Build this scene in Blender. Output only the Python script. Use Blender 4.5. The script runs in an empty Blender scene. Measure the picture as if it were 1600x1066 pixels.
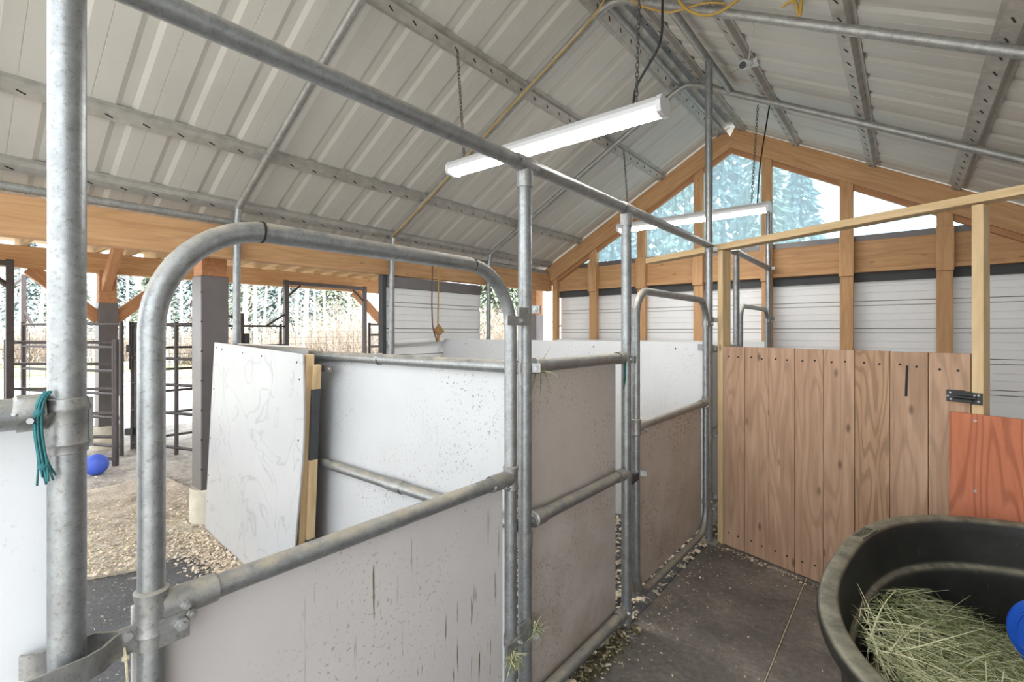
import bpy, math, random
import numpy as np
from mathutils import Vector, Matrix
PI = math.pi
C = bpy.context.scene.collection
SC = bpy.context.scene

# ------------------------------------------------------------------ camera, world, exposure
TH = math.atan(615 / 756)
cam_d = bpy.data.cameras.new('camera'); cam = bpy.data.objects.new('camera', cam_d); C.objects.link(cam)
cam.location = (0, 0, 1.4); cam.rotation_euler = (PI / 2, 0, TH)
cam_d.sensor_width = 36; cam_d.lens = 36 * 756 / 1600; cam_d.shift_y = -15 / 1600
cam_d.clip_start = 0.02; cam_d.clip_end = 300
SC.camera = cam
SC.view_settings.view_transform = 'Standard'; SC.view_settings.look = 'None'
SC.view_settings.gamma = 1; SC.view_settings.use_curve_mapping = False
SC.view_settings.exposure = 1.3
world = bpy.data.worlds.new('overcast_sky'); SC.world = world; world.use_nodes = True
bg = world.node_tree.nodes['Background']
bg.inputs[0].default_value = (0.90, 0.96, 1.0, 1); bg.inputs[1].default_value = 1.75
sun_d = bpy.data.lights.new('veiled_sun', 'SUN'); sun_d.energy = 3.6; sun_d.angle = math.radians(25); sun_d.color = (1.0, .97, .92)
sun = bpy.data.objects.new('veiled_sun', sun_d); C.objects.link(sun); sun.location = (8, -2, 10); sun.rotation_euler = (0, math.radians(50), math.radians(-8))
LED = 26.0

# ------------------------------------------------------------------ mesh helpers
class MB:
    def __init__(s): s.v = []; s.f = []; s.m = []
    def add(s, vs, fs, m=0):
        o = len(s.v); s.v += [tuple(v) for v in vs]
        for f in fs: s.f.append(tuple(i + o for i in f)); s.m.append(m)
    def box(s, x0, x1, y0, y1, z0, z1, m=0):
        s.add([(x0,y0,z0),(x1,y0,z0),(x1,y1,z0),(x0,y1,z0),(x0,y0,z1),(x1,y0,z1),(x1,y1,z1),(x0,y1,z1)],
              [(0,3,2,1),(4,5,6,7),(0,1,5,4),(1,2,6,5),(2,3,7,6),(3,0,4,7)], m); return s
    def obox(s, c, ax, ay, az, sx, sy, sz, m=0):
        c = Vector(c); ax, ay, az = Vector(ax).normalized(), Vector(ay).normalized(), Vector(az).normalized()
        vs = [c + ax*(i*sx/2) + ay*(j*sy/2) + az*(k*sz/2) for k in (-1,1) for j in (-1,1) for i in (-1,1)]
        s.add(vs, [(0,2,3,1),(4,5,7,6),(0,1,5,4),(1,3,7,5),(3,2,6,7),(2,0,4,6)], m); return s
    def tube(s, pts, r, n=12, closed=False, m=0, caps=True):
        P = [Vector(p) for p in pts]; N = len(P); R = r if isinstance(r, (list, tuple)) else [r]*N
        T = []
        for i in range(N):
            a = P[(i-1) % N] if (closed or i) else P[0]; b = P[(i+1) % N] if (closed or i < N-1) else P[-1]
            t = b - a; T.append(t.normalized() if t.length > 1e-9 else Vector((0,0,1)))
        up = Vector((0,0,1)) if abs(T[0].z) < .9 else Vector((1,0,0))
        u = T[0].cross(up).normalized(); vs = []
        for i in range(N):
            if i:
                q = T[i-1].rotation_difference(T[i]); u = q @ u
            u = (u - T[i]*u.dot(T[i])).normalized(); w = T[i].cross(u)
            for k in range(n):
                a = 2*PI*k/n; vs.append(P[i] + (u*math.cos(a) + w*math.sin(a))*R[i])
        fs = []
        for i in range(N if closed else N-1):
            j = (i+1) % N
            for k in range(n): fs.append((i*n+k, i*n+(k+1)%n, j*n+(k+1)%n, j*n+k))
        if caps and not closed:
            fs.append(tuple(reversed(range(n)))); fs.append(tuple(range((N-1)*n, N*n)))
        s.add(vs, fs, m); return s
    def cyl(s, a, b, r, n=14, m=0): return s.tube([a, b], r, n, m=m)
    def prism(s, poly, d, m=0):
        n = len(poly); d = Vector(d); P = [Vector(p) for p in poly]
        s.add(P + [p + d for p in P], [tuple(reversed(range(n))), tuple(range(n, 2*n))] + [(i, (i+1)%n, n+(i+1)%n, n+i) for i in range(n)], m); return s
    def sphere(s, c, r, nu=16, nv=10, m=0, sc=(1,1,1)):
        vs = []; 
        for j in range(nv+1):
            ph = PI*j/nv
            for i in range(nu):
                a = 2*PI*i/nu; vs.append((c[0]+r*sc[0]*math.sin(ph)*math.cos(a), c[1]+r*sc[1]*math.sin(ph)*math.sin(a), c[2]+r*sc[2]*math.cos(ph)))
        fs = [(j*nu+i, (j+1)*nu+i, (j+1)*nu+(i+1)%nu, j*nu+(i+1)%nu) for j in range(nv) for i in range(nu)]
        s.add(vs, fs, m); return s

def link(name, me, mats, parent, loc):
    o = bpy.data.objects.new(name, me)
    for m in (mats if isinstance(mats, (list, tuple)) else [mats]): me.materials.append(m)
    C.objects.link(o)
    pl = Vector(parent['_w']) if parent else Vector((0,0,0))
    o.location = Vector(loc) - pl; o['_w'] = [float(x) for x in loc]
    if parent: o.parent = parent
    return o
def obj(name, mb, mats, parent=None, loc=(0,0,0), angle=40, bevel=0, smooth=True):
    me = bpy.data.meshes.new(name); L = Vector(loc)
    me.from_pydata([tuple(Vector(v) - L) for v in mb.v], [], mb.f)
    me.polygons.foreach_set('material_index', mb.m)
    if smooth:
        me.polygons.foreach_set('use_smooth', [True]*len(me.polygons)); me.set_sharp_from_angle(angle=math.radians(angle))
    me.update()
    o = link(name, me, mats, parent, loc)
    if bevel:
        b = o.modifiers.new('bevel', 'BEVEL'); b.width = bevel; b.segments = 2; b.limit_method = 'ANGLE'; b.angle_limit = math.radians(50)
    return o
def tag(o, label, cat, group=None, kind=None):
    o['label'] = label; o['category'] = cat
    if group: o['group'] = group
    if kind: o['kind'] = kind
    return o
def empty(name, loc, label, cat, group=None):
    o = bpy.data.objects.new(name, None); C.objects.link(o); o.location = loc; o['_w'] = [float(x) for x in loc]; o.empty_display_size = .05
    return tag(o, label, cat, group)
def struct(o, label=None, cat='structure'):
    o['kind'] = 'structure'
    if label: o['label'] = label; o['category'] = cat
    return o
def lumber(name, p0, p1, w, h, mat, up=(0,0,1), parent=None, bevel=.003, mb=None):
    """a piece of timber from p0 to p1; its own x axis is the grain, w across, h along 'up'"""
    p0, p1 = Vector(p0), Vector(p1); x = (p1-p0); Ln = x.length; x.normalize()
    y = Vector(up).cross(x).normalized(); z = x.cross(y)
    b = mb or MB(); b.box(0, Ln, -w/2, w/2, -h/2, h/2)
    o = obj(name, b, mat, None, (0,0,0), bevel=bevel)
    M = Matrix((x, y, z)).transposed().to_4x4()
    o.rotation_euler = M.to_euler(); o['_w'] = list(p0)
    o.location = p0
    if parent: o.parent = parent; o.location = p0 - Vector(parent['_w'])
    return o
def pin(parent, p, d, r=.0055, l=.003, mat=None, name='screw'):
    p, d = Vector(p), Vector(d); b = MB().tube([p-d*l, p+d*.001], r, 9)
    o = obj(name, b, mat or M['slot'], None, p)
    if parent:
        o.parent = parent; bpy.context.view_layer.update(); o.matrix_parent_inverse = parent.matrix_world.inverted()
    return o
def arc(c, r, a0, a1, n, e1, e2):
    c, e1, e2 = Vector(c), Vector(e1), Vector(e2)
    return [c + e1*(r*math.cos(a0+(a1-a0)*i/n)) + e2*(r*math.sin(a0+(a1-a0)*i/n)) for i in range(n+1)]

# ------------------------------------------------------------------ materials
def nm(name):
    m = bpy.data.materials.new(name); m.use_nodes = True
    nt = m.node_tree; return m, nt, nt.nodes['Principled BSDF']
def N(nt, t, **k):
    n = nt.nodes.new(t)
    for a, v in k.items(): setattr(n, a, v)
    return n
def coords(nt, scale=(1,1,1), rnd=True, kind='Object'):
    tc = N(nt, 'ShaderNodeTexCoord'); mp = N(nt, 'ShaderNodeMapping'); mp.inputs['Scale'].default_value = scale
    if rnd:
        oi = N(nt, 'ShaderNodeObjectInfo'); mu = N(nt, 'ShaderNodeVectorMath', operation='SCALE'); mu.inputs[0].default_value = (37.1, 53.7, 71.3)
        nt.links.new(oi.outputs['Random'], mu.inputs['Scale'])
        ad = N(nt, 'ShaderNodeVectorMath', operation='ADD'); nt.links.new(tc.outputs[kind], ad.inputs[0]); nt.links.new(mu.outputs[0], ad.inputs[1])
        nt.links.new(ad.outputs[0], mp.inputs['Vector'])
    else: nt.links.new(tc.outputs[kind], mp.inputs['Vector'])
    return mp.outputs[0]
def noise(nt, vec, scale, detail=4, rough=.6, dist=0):
    n = N(nt, 'ShaderNodeTexNoise'); n.inputs['Scale'].default_value = scale; n.inputs['Detail'].default_value = detail
    n.inputs['Roughness'].default_value = rough; n.inputs['Distortion'].default_value = dist; nt.links.new(vec, n.inputs['Vector']); return n.outputs['Fac']
def ramp(nt, fac, stops, interp='LINEAR'):
    r = N(nt, 'ShaderNodeValToRGB'); r.color_ramp.interpolation = interp; e = r.color_ramp.elements
    while len(e) > 1: e.remove(e[-1])
    for i, (p, c) in enumerate(stops):
        x = e[0] if i == 0 else e.new(p); x.position = p; x.color = (*c, 1) if len(c) == 3 else c
    nt.links.new(fac, r.inputs['Fac']); return r.outputs['Color']
def mix(nt, fac, a, b, mode='MIX'):
    m = N(nt, 'ShaderNodeMix', data_type='RGBA', blend_type=mode)
    for s, v in ((0, fac), (6, a), (7, b)):
        if isinstance(v, (int, float)): m.inputs[s].default_value = v
        elif isinstance(v, (tuple, list)): m.inputs[s].default_value = (*v, 1)
        else: nt.links.new(v, m.inputs[s])
    return m.outputs[2]
def math_(nt, op, a, b=None):
    m = N(nt, 'ShaderNodeMath', operation=op)
    for i, v in enumerate((a, b)):
        if v is None: continue
        if isinstance(v, (int, float)): m.inputs[i].default_value = v
        else: nt.links.new(v, m.inputs[i])
    return m.outputs[0]
def bump(nt, bs, h, strength=.3, dist=.01):
    b = N(nt, 'ShaderNodeBump'); b.inputs['Strength'].default_value = strength; b.inputs['Distance'].default_value = dist
    nt.links.new(h, b.inputs['Height']); nt.links.new(b.outputs[0], bs.inputs['Normal'])
W = (1,1,1); K = (0,0,0)
def plain(name, col, rough=.6, metal=0, var=.12, scale=12):
    m, nt, b = nm(name); v = coords(nt); n = noise(nt, v, scale)
    c2 = tuple(x*(1-var) for x in col); c1 = tuple(min(1, x*(1+var)) for x in col)
    nt.links.new(ramp(nt, n, [(.3, c2), (.7, c1)]), b.inputs['Base Color']); b.inputs['Roughness'].default_value = rough; b.inputs['Metallic'].default_value = metal
    return m
def galvanised(name, col=(.30,.31,.315), dust=.9, metal=.72, rough=.42):
    m, nt, b = nm(name); v = coords(nt)
    n1 = noise(nt, v, 24, 6, .75); n2 = noise(nt, v, 110, 4, .75)
    c = ramp(nt, n1, [(.34, tuple(x*.80 for x in col)), (.52, col), (.66, tuple(min(1,x*1.2) for x in col))])
    sp = ramp(nt, n2, [(.55, K), (.62, W)]); c = mix(nt, math_(nt, 'MULTIPLY', sp, .45), c, (.15,.135,.11))
    g = N(nt, 'ShaderNodeNewGeometry'); sx = N(nt, 'ShaderNodeSeparateXYZ'); nt.links.new(g.outputs['Normal'], sx.inputs[0])
    up = ramp(nt, sx.outputs['Z'], [(.15, K), (.75, W)]); dn = ramp(nt, noise(nt, v, 22, 5, .7), [(.33, K), (.62, W)])
    d = math_(nt, 'MULTIPLY', math_(nt, 'MULTIPLY', up, dn), dust)
    c = mix(nt, d, c, (.40,.345,.255)); nt.links.new(c, b.inputs['Base Color'])
    nt.links.new(math_(nt, 'SUBTRACT', metal, math_(nt, 'MULTIPLY', d, metal)), b.inputs['Metallic'])
    nt.links.new(math_(nt, 'ADD', rough, math_(nt, 'MULTIPLY', d, .45)), b.inputs['Roughness'])
    bump(nt, b, n2, .12, .003); return m
def wood(name, dark, mid, light, rings=7.0, knots=.8, stretch=14, rough=.7, ringamt=.55):
    m, nt, b = nm(name); v = coords(nt, (1, stretch, stretch)); vr = coords(nt, (.55, 5, 5))
    g1 = noise(nt, v, 2.6, 6, .65, .6)
    base = ramp(nt, g1, [(.25, dark), (.5, mid), (.75, light)])
    n = N(nt, 'ShaderNodeTexNoise'); n.inputs['Scale'].default_value = 1.1; n.inputs['Detail'].default_value = 2; nt.links.new(vr, n.inputs['Vector'])
    w = math_(nt, 'SINE', math_(nt, 'MULTIPLY', n.outputs['Fac'], rings*14)); wr = ramp(nt, math_(nt, 'ADD', math_(nt, 'MULTIPLY', w, .5), .5), [(.55, K), (.95, W)])
    c = mix(nt, math_(nt, 'MULTIPLY', wr, ringamt), base, tuple(x*.72 for x in dark))
    vk = coords(nt, (3.2, 7.5, 7.5)); vo = N(nt, 'ShaderNodeTexVoronoi'); vo.inputs['Scale'].default_value = 1.0; nt.links.new(vk, vo.inputs['Vector'])
    kn = ramp(nt, vo.outputs['Distance'], [(.03, W), (.075, (.5,.5,.5)), (.11, K)])
    c = mix(nt, math_(nt, 'MULTIPLY', kn, knots), c, tuple(x*.38 for x in dark))
    big = noise(nt, coords(nt, (.8,1.5,1.5)), 1.6, 3); c = mix(nt, .25, c, ramp(nt, big, [(.3, (.62,.58,.5)), (.7, (1.0,1.0,1.0))]), 'MULTIPLY')
    nt.links.new(c, b.inputs['Base Color']); b.inputs['Roughness'].default_value = rough; bump(nt, b, g1, .25, .002); return m
def board(name, col=(.80,.80,.80), low=.25, splat=.5, streak=.3, tan=(.42,.33,.22), hi=1.0, rough=.38, scuff=.0, thr=.615):
    """white plastic-faced plywood; object z is the height above the floor"""
    m, nt, b = nm(name); tc = N(nt, 'ShaderNodeTexCoord'); sx = N(nt, 'ShaderNodeSeparateXYZ'); nt.links.new(tc.outputs['Object'], sx.inputs[0]); z = sx.outputs['Z']
    v = coords(nt); c = mix(nt, ramp(nt, noise(nt, v, 3, 4), [(.35, K), (.7, W)]), col, tuple(x*.93 for x in col))
    lowm = ramp(nt, math_(nt, 'ADD', z, math_(nt, 'MULTIPLY', math_(nt, 'SUBTRACT', noise(nt, v, 5, 5), .5), .5)), [(.15, W), (hi, K)])
    film = math_(nt, 'MULTIPLY', math_(nt, 'MULTIPLY', lowm, ramp(nt, noise(nt, v, 6, 6, .7), [(.32, K), (.68, W)])), low)
    c = mix(nt, film, c, tan)
    s1 = ramp(nt, noise(nt, v, 95, 3, .6), [(thr, K), (thr+.035, W)]); s2 = ramp(nt, noise(nt, v, 2.2, 3), [(.46, K), (.62, W)])
    c = mix(nt, math_(nt, 'MULTIPLY', math_(nt, 'MULTIPLY', s1, s2), splat), c, (.14,.10,.06))
    vs = coords(nt, (1, 1, .07)); st = ramp(nt, noise(nt, vs, 75, 3, .6), [(.63, K), (.67, W)]); sg = ramp(nt, noise(nt, v, 1.6, 2), [(.52, K), (.6, W)])
    c = mix(nt, math_(nt, 'MULTIPLY', math_(nt, 'MULTIPLY', st, sg), streak), c, (.16,.11,.07))
    if scuff:
        w = noise(nt, v, 2.6, 2, .5, 1.2); rd = ramp(nt, math_(nt, 'ABSOLUTE', math_(nt, 'SUBTRACT', w, .5)), [(.0, W), (.010, (.25,.25,.25)), (.02, K)])
        c = mix(nt, math_(nt, 'MULTIPLY', rd, scuff), c, (.25,.25,.26))
    nt.links.new(c, b.inputs['Base Color']); b.inputs['Roughness'].default_value = rough; bump(nt, b, noise(nt, v, 3, 2), .12, .02); return m

M = {}
M['pipe'] = galvanised('galvanised_pipe')
M['pipe_clean'] = galvanised('galvanised_pipe_clean', (.50,.52,.54), .25)
M['steel'] = galvanised('roof_steel', (.36,.36,.345), .35, .6, .5)
M['flash'] = galvanised('galvanised_flashing', (.62,.67,.72), .2, .85, .3)
M['clampm'] = galvanised('clamp_steel', (.32,.32,.315), .7, .7, .45)
M['channel'] = plain('hat_channel_steel', (.42,.40,.365), .55, .25, .18, 14)
M['slot'] = plain('slot_dark', (.02,.02,.02), .9)
M['fir'] = wood('fir_orange', (.43,.225,.098), (.55,.31,.145), (.63,.39,.20), 5, .55, 14, .7, .22)
M['fir_pale'] = wood('fir_pale', (.54,.36,.18), (.66,.47,.26), (.74,.56,.34), 5, .8, 14, .7, .2)
M['fir_red'] = wood('fir_red_brown', (.36,.165,.075), (.46,.22,.10), (.54,.29,.14), 5, .4, 14, .7, .2)
M['plank'] = wood('weathered_plank', (.36,.215,.135), (.465,.29,.19), (.54,.365,.25), 7, .9, 16, .75, .38)
M['plank_grain'] = wood('plank_flame_grain', (.31,.175,.10), (.42,.255,.155), (.48,.315,.205), 10, .2, 9, .75, .6)
M['ply_red'] = wood('red_plywood', (.44,.125,.06), (.55,.18,.09), (.62,.23,.125), 6, 0, 6, .75, .6)
M['ply_edge'] = wood('plywood_edge', (.30,.17,.07), (.42,.25,.10), (.5,.32,.16), 9, .2)
M['rubber_strip'] = plain('dark_rubber', (.055,.057,.06), .7)
M['black_metal'] = plain('black_painted_steel', (.035,.033,.035), .45, .2, .2)
M['brown_metal'] = plain('dark_corral_steel', (.060,.048,.048), .5, .3, .25)
M['wrap'] = plain('grey_wrap', (.155,.14,.138), .42, .3, .12, 4)
M['concrete'] = plain('pale_concrete', (.52,.47,.38), .85, 0, .18, 9)
M['white_paint'] = plain('white_enamel', (.60,.60,.61), .35, 0, .03)
M['blue'] = plain('blue_plastic', (.010,.075,.42), .4, 0, .1, 5)
M['blue_ball'] = plain('blue_rubber', (.05,.10,.50), .6, 0, .15, 8)
M['teal'] = plain('teal_twine', (.03,.155,.17), .8, 0, .3, 60)
M['green_twine'] = plain('green_twine', (.02,.13,.11), .8, 0, .3, 60)
M['yellow'] = plain('yellow_cable', (.46,.29,.06), .5, 0, .12)
M['brown_cable'] = plain('brown_cable', (.14,.05,.03), .5)
M['black_cable'] = plain('black_cable', (.012,.012,.012), .5)
M['string'] = plain('white_string', (.7,.69,.65), .8)
M['chain'] = plain('chain_steel', (.13,.125,.115), .45, .7, .2)
M['bolt'] = plain('bolt_zinc', (.42,.42,.415), .5, .7, .1)
M['tan_plug'] = plain('dusty_orange_plug', (.36,.20,.075), .8)
M['hook'] = plain('hook_steel', (.25,.25,.25), .4, .7)
M['deck'] = wood('roof_deck', (.66,.48,.30), (.76,.59,.40), (.82,.67,.48), 4, .3, 14, .7, .1)
M['board_front'] = board('board_front_gate', (.56,.525,.515), .12, .5, 1.0)
M['board_mid'] = board('board_grimy', (.52,.465,.43), .75, .55, .2, (.27,.205,.145), 1.25, .38, .12, .585)
M['board_gate2'] = board('board_spattered', (.53,.465,.415), .7, .9, .2, (.29,.22,.155), 1.25, .38, 0, .555)
M['board_inner'] = board('board_inner', (.49,.49,.495), .10, .75, .1)
M['board_partition'] = board('board_partition', (.70,.70,.70), .12, .5, .1)
M['board_warped'] = board('board_scuffed', (.43,.43,.435), .12, .2, .05, (.5,.44,.36), .7, .3, .6)
M['board_clean'] = board('board_clean', (.74,.75,.775), .06, .2, .05)
M['board_back'] = board('board_back', (.66,.655,.64), .15, .3, .15)

def sheet_mat(name, col, dirt):
    m, nt, b = nm(name); v = coords(nt, rnd=False); n = noise(nt, v, 1.5, 5); n2 = noise(nt, v, 60, 2)
    c = mix(nt, ramp(nt, n, [(.35, K), (.75, W)]), col, tuple(x*.88 for x in col))
    c = mix(nt, math_(nt, 'MULTIPLY', ramp(nt, n2, [(.68, K), (.74, W)]), dirt), c, (.2,.17,.13))
    nt.links.new(c, b.inputs['Base Color']); b.inputs['Roughness'].default_value = .48; return m
M['roof'] = sheet_mat('roof_sheet', (.58,.56,.515), .12)
M['groove'] = plain('groove_brown', (.33,.29,.25), .9)  # brown colour for the narrow rib groove faces, darker than the sheet
M['siding'] = sheet_mat('white_siding', (.90,.895,.89), .25)

m, nt, b = nm('led_diffuser'); b.inputs['Base Color'].default_value = (.9,.9,.9,1); b.inputs['Emission Color'].default_value = (1,.985,.96,1); b.inputs['Emission Strength'].default_value = LED; M['led'] = m

m, nt, b = nm('corrugated_polycarbonate')
tr = N(nt, 'ShaderNodeBsdfTransparent'); tr.inputs[0].default_value = (.42,.60,.68,1)
tl = N(nt, 'ShaderNodeBsdfTranslucent'); tl.inputs[0].default_value = (.40,.56,.64,1)
b.inputs['Base Color'].default_value = (.55,.68,.74,1); b.inputs['Roughness'].default_value = .25
a1 = N(nt, 'ShaderNodeMixShader'); a1.inputs[0].default_value = .34; nt.links.new(tr.outputs[0], a1.inputs[1]); nt.links.new(tl.outputs[0], a1.inputs[2])
a2 = N(nt, 'ShaderNodeMixShader'); a2.inputs[0].default_value = .16; nt.links.new(a1.outputs[0], a2.inputs[1]); nt.links.new(b.outputs[0], a2.inputs[2])
nt.links.new(a2.outputs[0], nt.nodes['Material Output'].inputs['Surface']); M['poly'] = m

def ground_mat(name, stops, scale, bscale, bs=.6, spk=None, rough=.95):
    m, nt, b = nm(name); v = coords(nt, rnd=False); n1 = noise(nt, v, scale, 6, .7); n2 = noise(nt, v, bscale, 4, .75)
    f = math_(nt, 'ADD', math_(nt, 'MULTIPLY', n1, .6), math_(nt, 'MULTIPLY', n2, .4))
    c = ramp(nt, f, stops)
    if spk: c = mix(nt, math_(nt, 'MULTIPLY', ramp(nt, noise(nt, v, spk[0], 2), [(spk[1], K), (spk[1]+.05, W)]), spk[3]), c, spk[2])
    nt.links.new(c, b.inputs['Base Color']); b.inputs['Roughness'].default_value = rough; bump(nt, b, n2, bs, .02); return m
M['mat'] = ground_mat('rubber_mat', [(.36, (.095,.083,.073)), (.5, (.17,.15,.13)), (.64, (.29,.255,.215))], 2.6, 38, .25, None, .8)
M['mat_stall'] = ground_mat('stall_mat', [(.34, (.060,.060,.064)), (.5, (.09,.09,.095)), (.64, (.14,.135,.13))], 3, 38, .25, (55, .64, (.5,.42,.3), .8), .8)
M['shavings'] = ground_mat('wood_shavings', [(.36, (.33,.29,.25)), (.5, (.58,.51,.42)), (.62, (.76,.69,.59))], 5, 45, .9)
M['grit'] = ground_mat('paddock_grit', [(.36, (.17,.155,.145)), (.5, (.40,.375,.345)), (.62, (.58,.55,.51))], 3.5, 26, 1.0)
M['gravel'] = ground_mat('pale_gravel', [(.34, (.36,.345,.31)), (.5, (.49,.47,.43)), (.64, (.58,.56,.52))], .8, 12, .4)
M['lawn'] = ground_mat('lawn', [(.34, (.16,.20,.08)), (.5, (.26,.28,.13)), (.64, (.40,.38,.22))], .6, 9, .6)
M['flake'] = plain('shaving_flake', (.72,.60,.46), .9, 0, .3, 50)
M['flake_pale'] = plain('straw_bit', (.52,.47,.33), .9, 0, .3, 50)
M['moss'] = plain('old_hay_litter', (.11,.085,.035), .95, 0, .5, 60)

def trough_mat():
    m, nt, b = nm('black_stock_tank'); v = coords(nt)
    g = N(nt, 'ShaderNodeNewGeometry'); sx = N(nt, 'ShaderNodeSeparateXYZ'); nt.links.new(g.outputs['Normal'], sx.inputs[0])
    up = ramp(nt, sx.outputs['Z'], [(.35, K), (.85, W)]); d = ramp(nt, noise(nt, v, 14, 6, .7), [(.25, K), (.6, W)])
    base = ramp(nt, noise(nt, v, 4, 6, .7), [(.35, (.007,.0075,.007)), (.68, (.026,.026,.020))])
    c = mix(nt, math_(nt, 'MULTIPLY', math_(nt, 'MULTIPLY', up, d), .9), base, (.25,.23,.165))
    sc = ramp(nt, noise(nt, coords(nt, (1,1,.3)), 60, 3), [(.68, K), (.74, W)]); c = mix(nt, math_(nt, 'MULTIPLY', sc, .25), c, (.16,.15,.11))
    nt.links.new(c, b.inputs['Base Color']); b.inputs['Roughness'].default_value = .5; bump(nt, b, noise(nt, v, 120, 2), .15, .002); return m
M['tank'] = trough_mat()
def hay_mat(name, cols):
    m, nt, b = nm(name); v = coords(nt, (1,1,1)); n = noise(nt, v, 30, 2)
    nt.links.new(ramp(nt, n, [(.3, cols[0]), (.5, cols[1]), (.7, cols[2])]), b.inputs['Base Color']); b.inputs['Roughness'].default_value = .8; return m
M['hay_green'] = hay_mat('hay_green', [(.085,.105,.035), (.18,.205,.08), (.28,.295,.135)])
M['hay_pale'] = hay_mat('hay_pale', [(.36,.355,.20), (.49,.475,.29), (.60,.575,.38)])
M['hay_base'] = hay_mat('hay_base', [(.05,.06,.02), (.10,.115,.045), (.16,.17,.07)])
M['bark_pale'] = plain('pale_bark', (.52,.50,.47), .9, 0, .25, 6)
M['bark_dark'] = plain('dark_bark', (.16,.13,.11), .9, 0, .35, 6)
M['needle'] = plain('needle_green', (.20,.235,.17), .9, 0, .5, 3)
M['needle2'] = plain('needle_bluegreen', (.17,.22,.215), .9, 0, .5, 3)
M['twig'] = plain('tan_twigs', (.38,.31,.25), .9, 0, .3, 3)

rnd = random.Random(5)
ORD = 'first second third fourth fifth sixth seventh eighth ninth tenth eleventh twelfth thirteenth fourteenth fifteenth sixteenth seventeenth eighteenth'.split()
# ------------------------------------------------------------------ setting: ground and floors
XS = -1.017                                             # the line of the stall fronts
def quad_grid(x0, x1, y0, y1, z, nx=1, ny=1, amp=0, seed=1):
    r = random.Random(seed); b = MB(); vs = []
    for j in range(ny+1):
        for i in range(nx+1):
            e = amp*(r.random()-.5) if 0 < i < nx and 0 < j < ny else 0
            vs.append((x0+(x1-x0)*i/nx, y0+(y1-y0)*j/ny, z+e))
    b.add(vs, [(j*(nx+1)+i, j*(nx+1)+i+1, (j+1)*(nx+1)+i+1, (j+1)*(nx+1)+i) for j in range(ny) for i in range(nx)]); return b
struct(obj('ground', quad_grid(-75, 40, -40, 75, -.03), M['gravel']), 'pale gravel ground beyond the paddock', 'ground')
struct(obj('ground_paddock', quad_grid(-8.6, -3.3, -3.5, 7.5, -.012, 50, 90, .03), M['grit']), 'gritty ground of the covered paddock', 'ground')
struct(obj('ground_lawn', quad_grid(-30, -17, -12, 22, -.02, 6, 10, .1), M['lawn']), 'patch of rough lawn before the trees', 'ground')
fl = MB(); fl.box(-1.02, -.44, -1.6, 5.35, -.03, 0); fl.box(-.434, .60, -1.6, 5.35, -.03, 0); fl.box(.606, 1.9, -1.6, 5.35, -.03, 0)
struct(obj('floor', fl, M['mat'], bevel=.004), 'dark rubber mat floor of the aisle', 'floor')
fs_ = MB(); fs_.box(-3.85, -1.022, -1.6, 1.31, -.03, -.002); fs_.box(-3.55, -1.022, 1.316, 5.3, -.03, -.002)
struct(obj('floor_stalls', fs_, M['mat_stall'], bevel=.004), 'grey rubber mat floor inside the stalls', 'floor')

def flakes(name, n, fn, size, mats, seed, label, cat, thick=.0015, lift=.004, parent=None):
    r = random.Random(seed); b = MB()
    for i in range(n):
        x, y, z = fn(r); L = size*(.4+r.random()); w = L*(.25+.35*r.random()); a = r.random()*2*PI; t = r.uniform(-.5,.5); q = r.uniform(-.5,.5)
        ax = Vector((math.cos(a), math.sin(a), t*.7)); ay = Vector((-math.sin(a), math.cos(a), q)); c = Vector((x, y, z+lift+abs(t)*L*.3))
        cu = L*.18*r.random()
        vs = [c-ax*L/2-ay*w/2, c-ax*L/2+ay*w/2, c+ay*w/2+Vector((0,0,cu)), c-ay*w/2+Vector((0,0,cu)), c+ax*L/2-ay*w/2, c+ax*L/2+ay*w/2]
        b.add(vs, [(0,3,2,1),(3,4,5,2)], r.randrange(len(mats)))
    o = obj(name, b, mats, parent, smooth=False); 
    return tag(o, label, cat, None, 'stuff') if label else o
# shavings bank along the open side of the first stall
def edge_x(y): return -3.60 + .08*math.sin(y*3.1) + .08*math.sin(y*7.7+1)
b = MB(); vs = []; nx, ny = 40, 90
for j in range(ny+1):
    y = -1.5 + 3.0*j/ny
    for i in range(nx+1):
        t = i/nx; x0 = edge_x(y) + (.25 if y > 1.0 else 0)*(min(1, (y-1.0)/.2) if y > 1.0 else 0)
        x = x0 + (-5.6-x0)*t; h = .035*math.sin(min(1, t*5)*PI/2)*math.sin(PI*min(1, (1-t)*3)/2)
        vs.append((x, y, h*.8 + .02*(rnd.random()-.5)*min(1, t*8)*min(1,(1-t)*3)))
b.add(vs, [(j*(nx+1)+i+1, j*(nx+1)+i, (j+1)*(nx+1)+i, (j+1)*(nx+1)+i+1) for j in range(ny) for i in range(nx)])
sh = tag(obj('wood_shavings', b, M['shavings']), 'bank of tan wood shavings at the open edge of the first stall', 'wood shavings', None, 'stuff')
def f_sh(r):
    y = r.uniform(-1.4, 1.45); return (edge_x(y) - abs(r.gauss(0, .75)) + .05, y, .028)
flakes('shaving_flakes', 9000, f_sh, .020, [M['flake'], M['flake'], M['flake_pale']], 3, 'loose wood shavings scattered over the bank beside the first stall', 'wood shavings')
def f_heap(r):
    x = r.uniform(-3.8, -2.3); return (x, 1.255 - .0617*(x+3.778) - abs(r.gauss(0, .10)), .006+.025*r.random())
flakes('shaving_heap', 4200, f_heap, .018, [M['flake'], M['flake']], 4, 'line of shavings swept along the foot of the warped white panel', 'wood shavings')
flakes('shaving_bits', 300, lambda r: (r.uniform(-3.3, -1.2), r.uniform(-.7, 1.15), 0), .012, [M['flake_pale'], M['flake']], 6, 'pale shaving bits strewn on the grey mat of the first stall', 'shavings')
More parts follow.
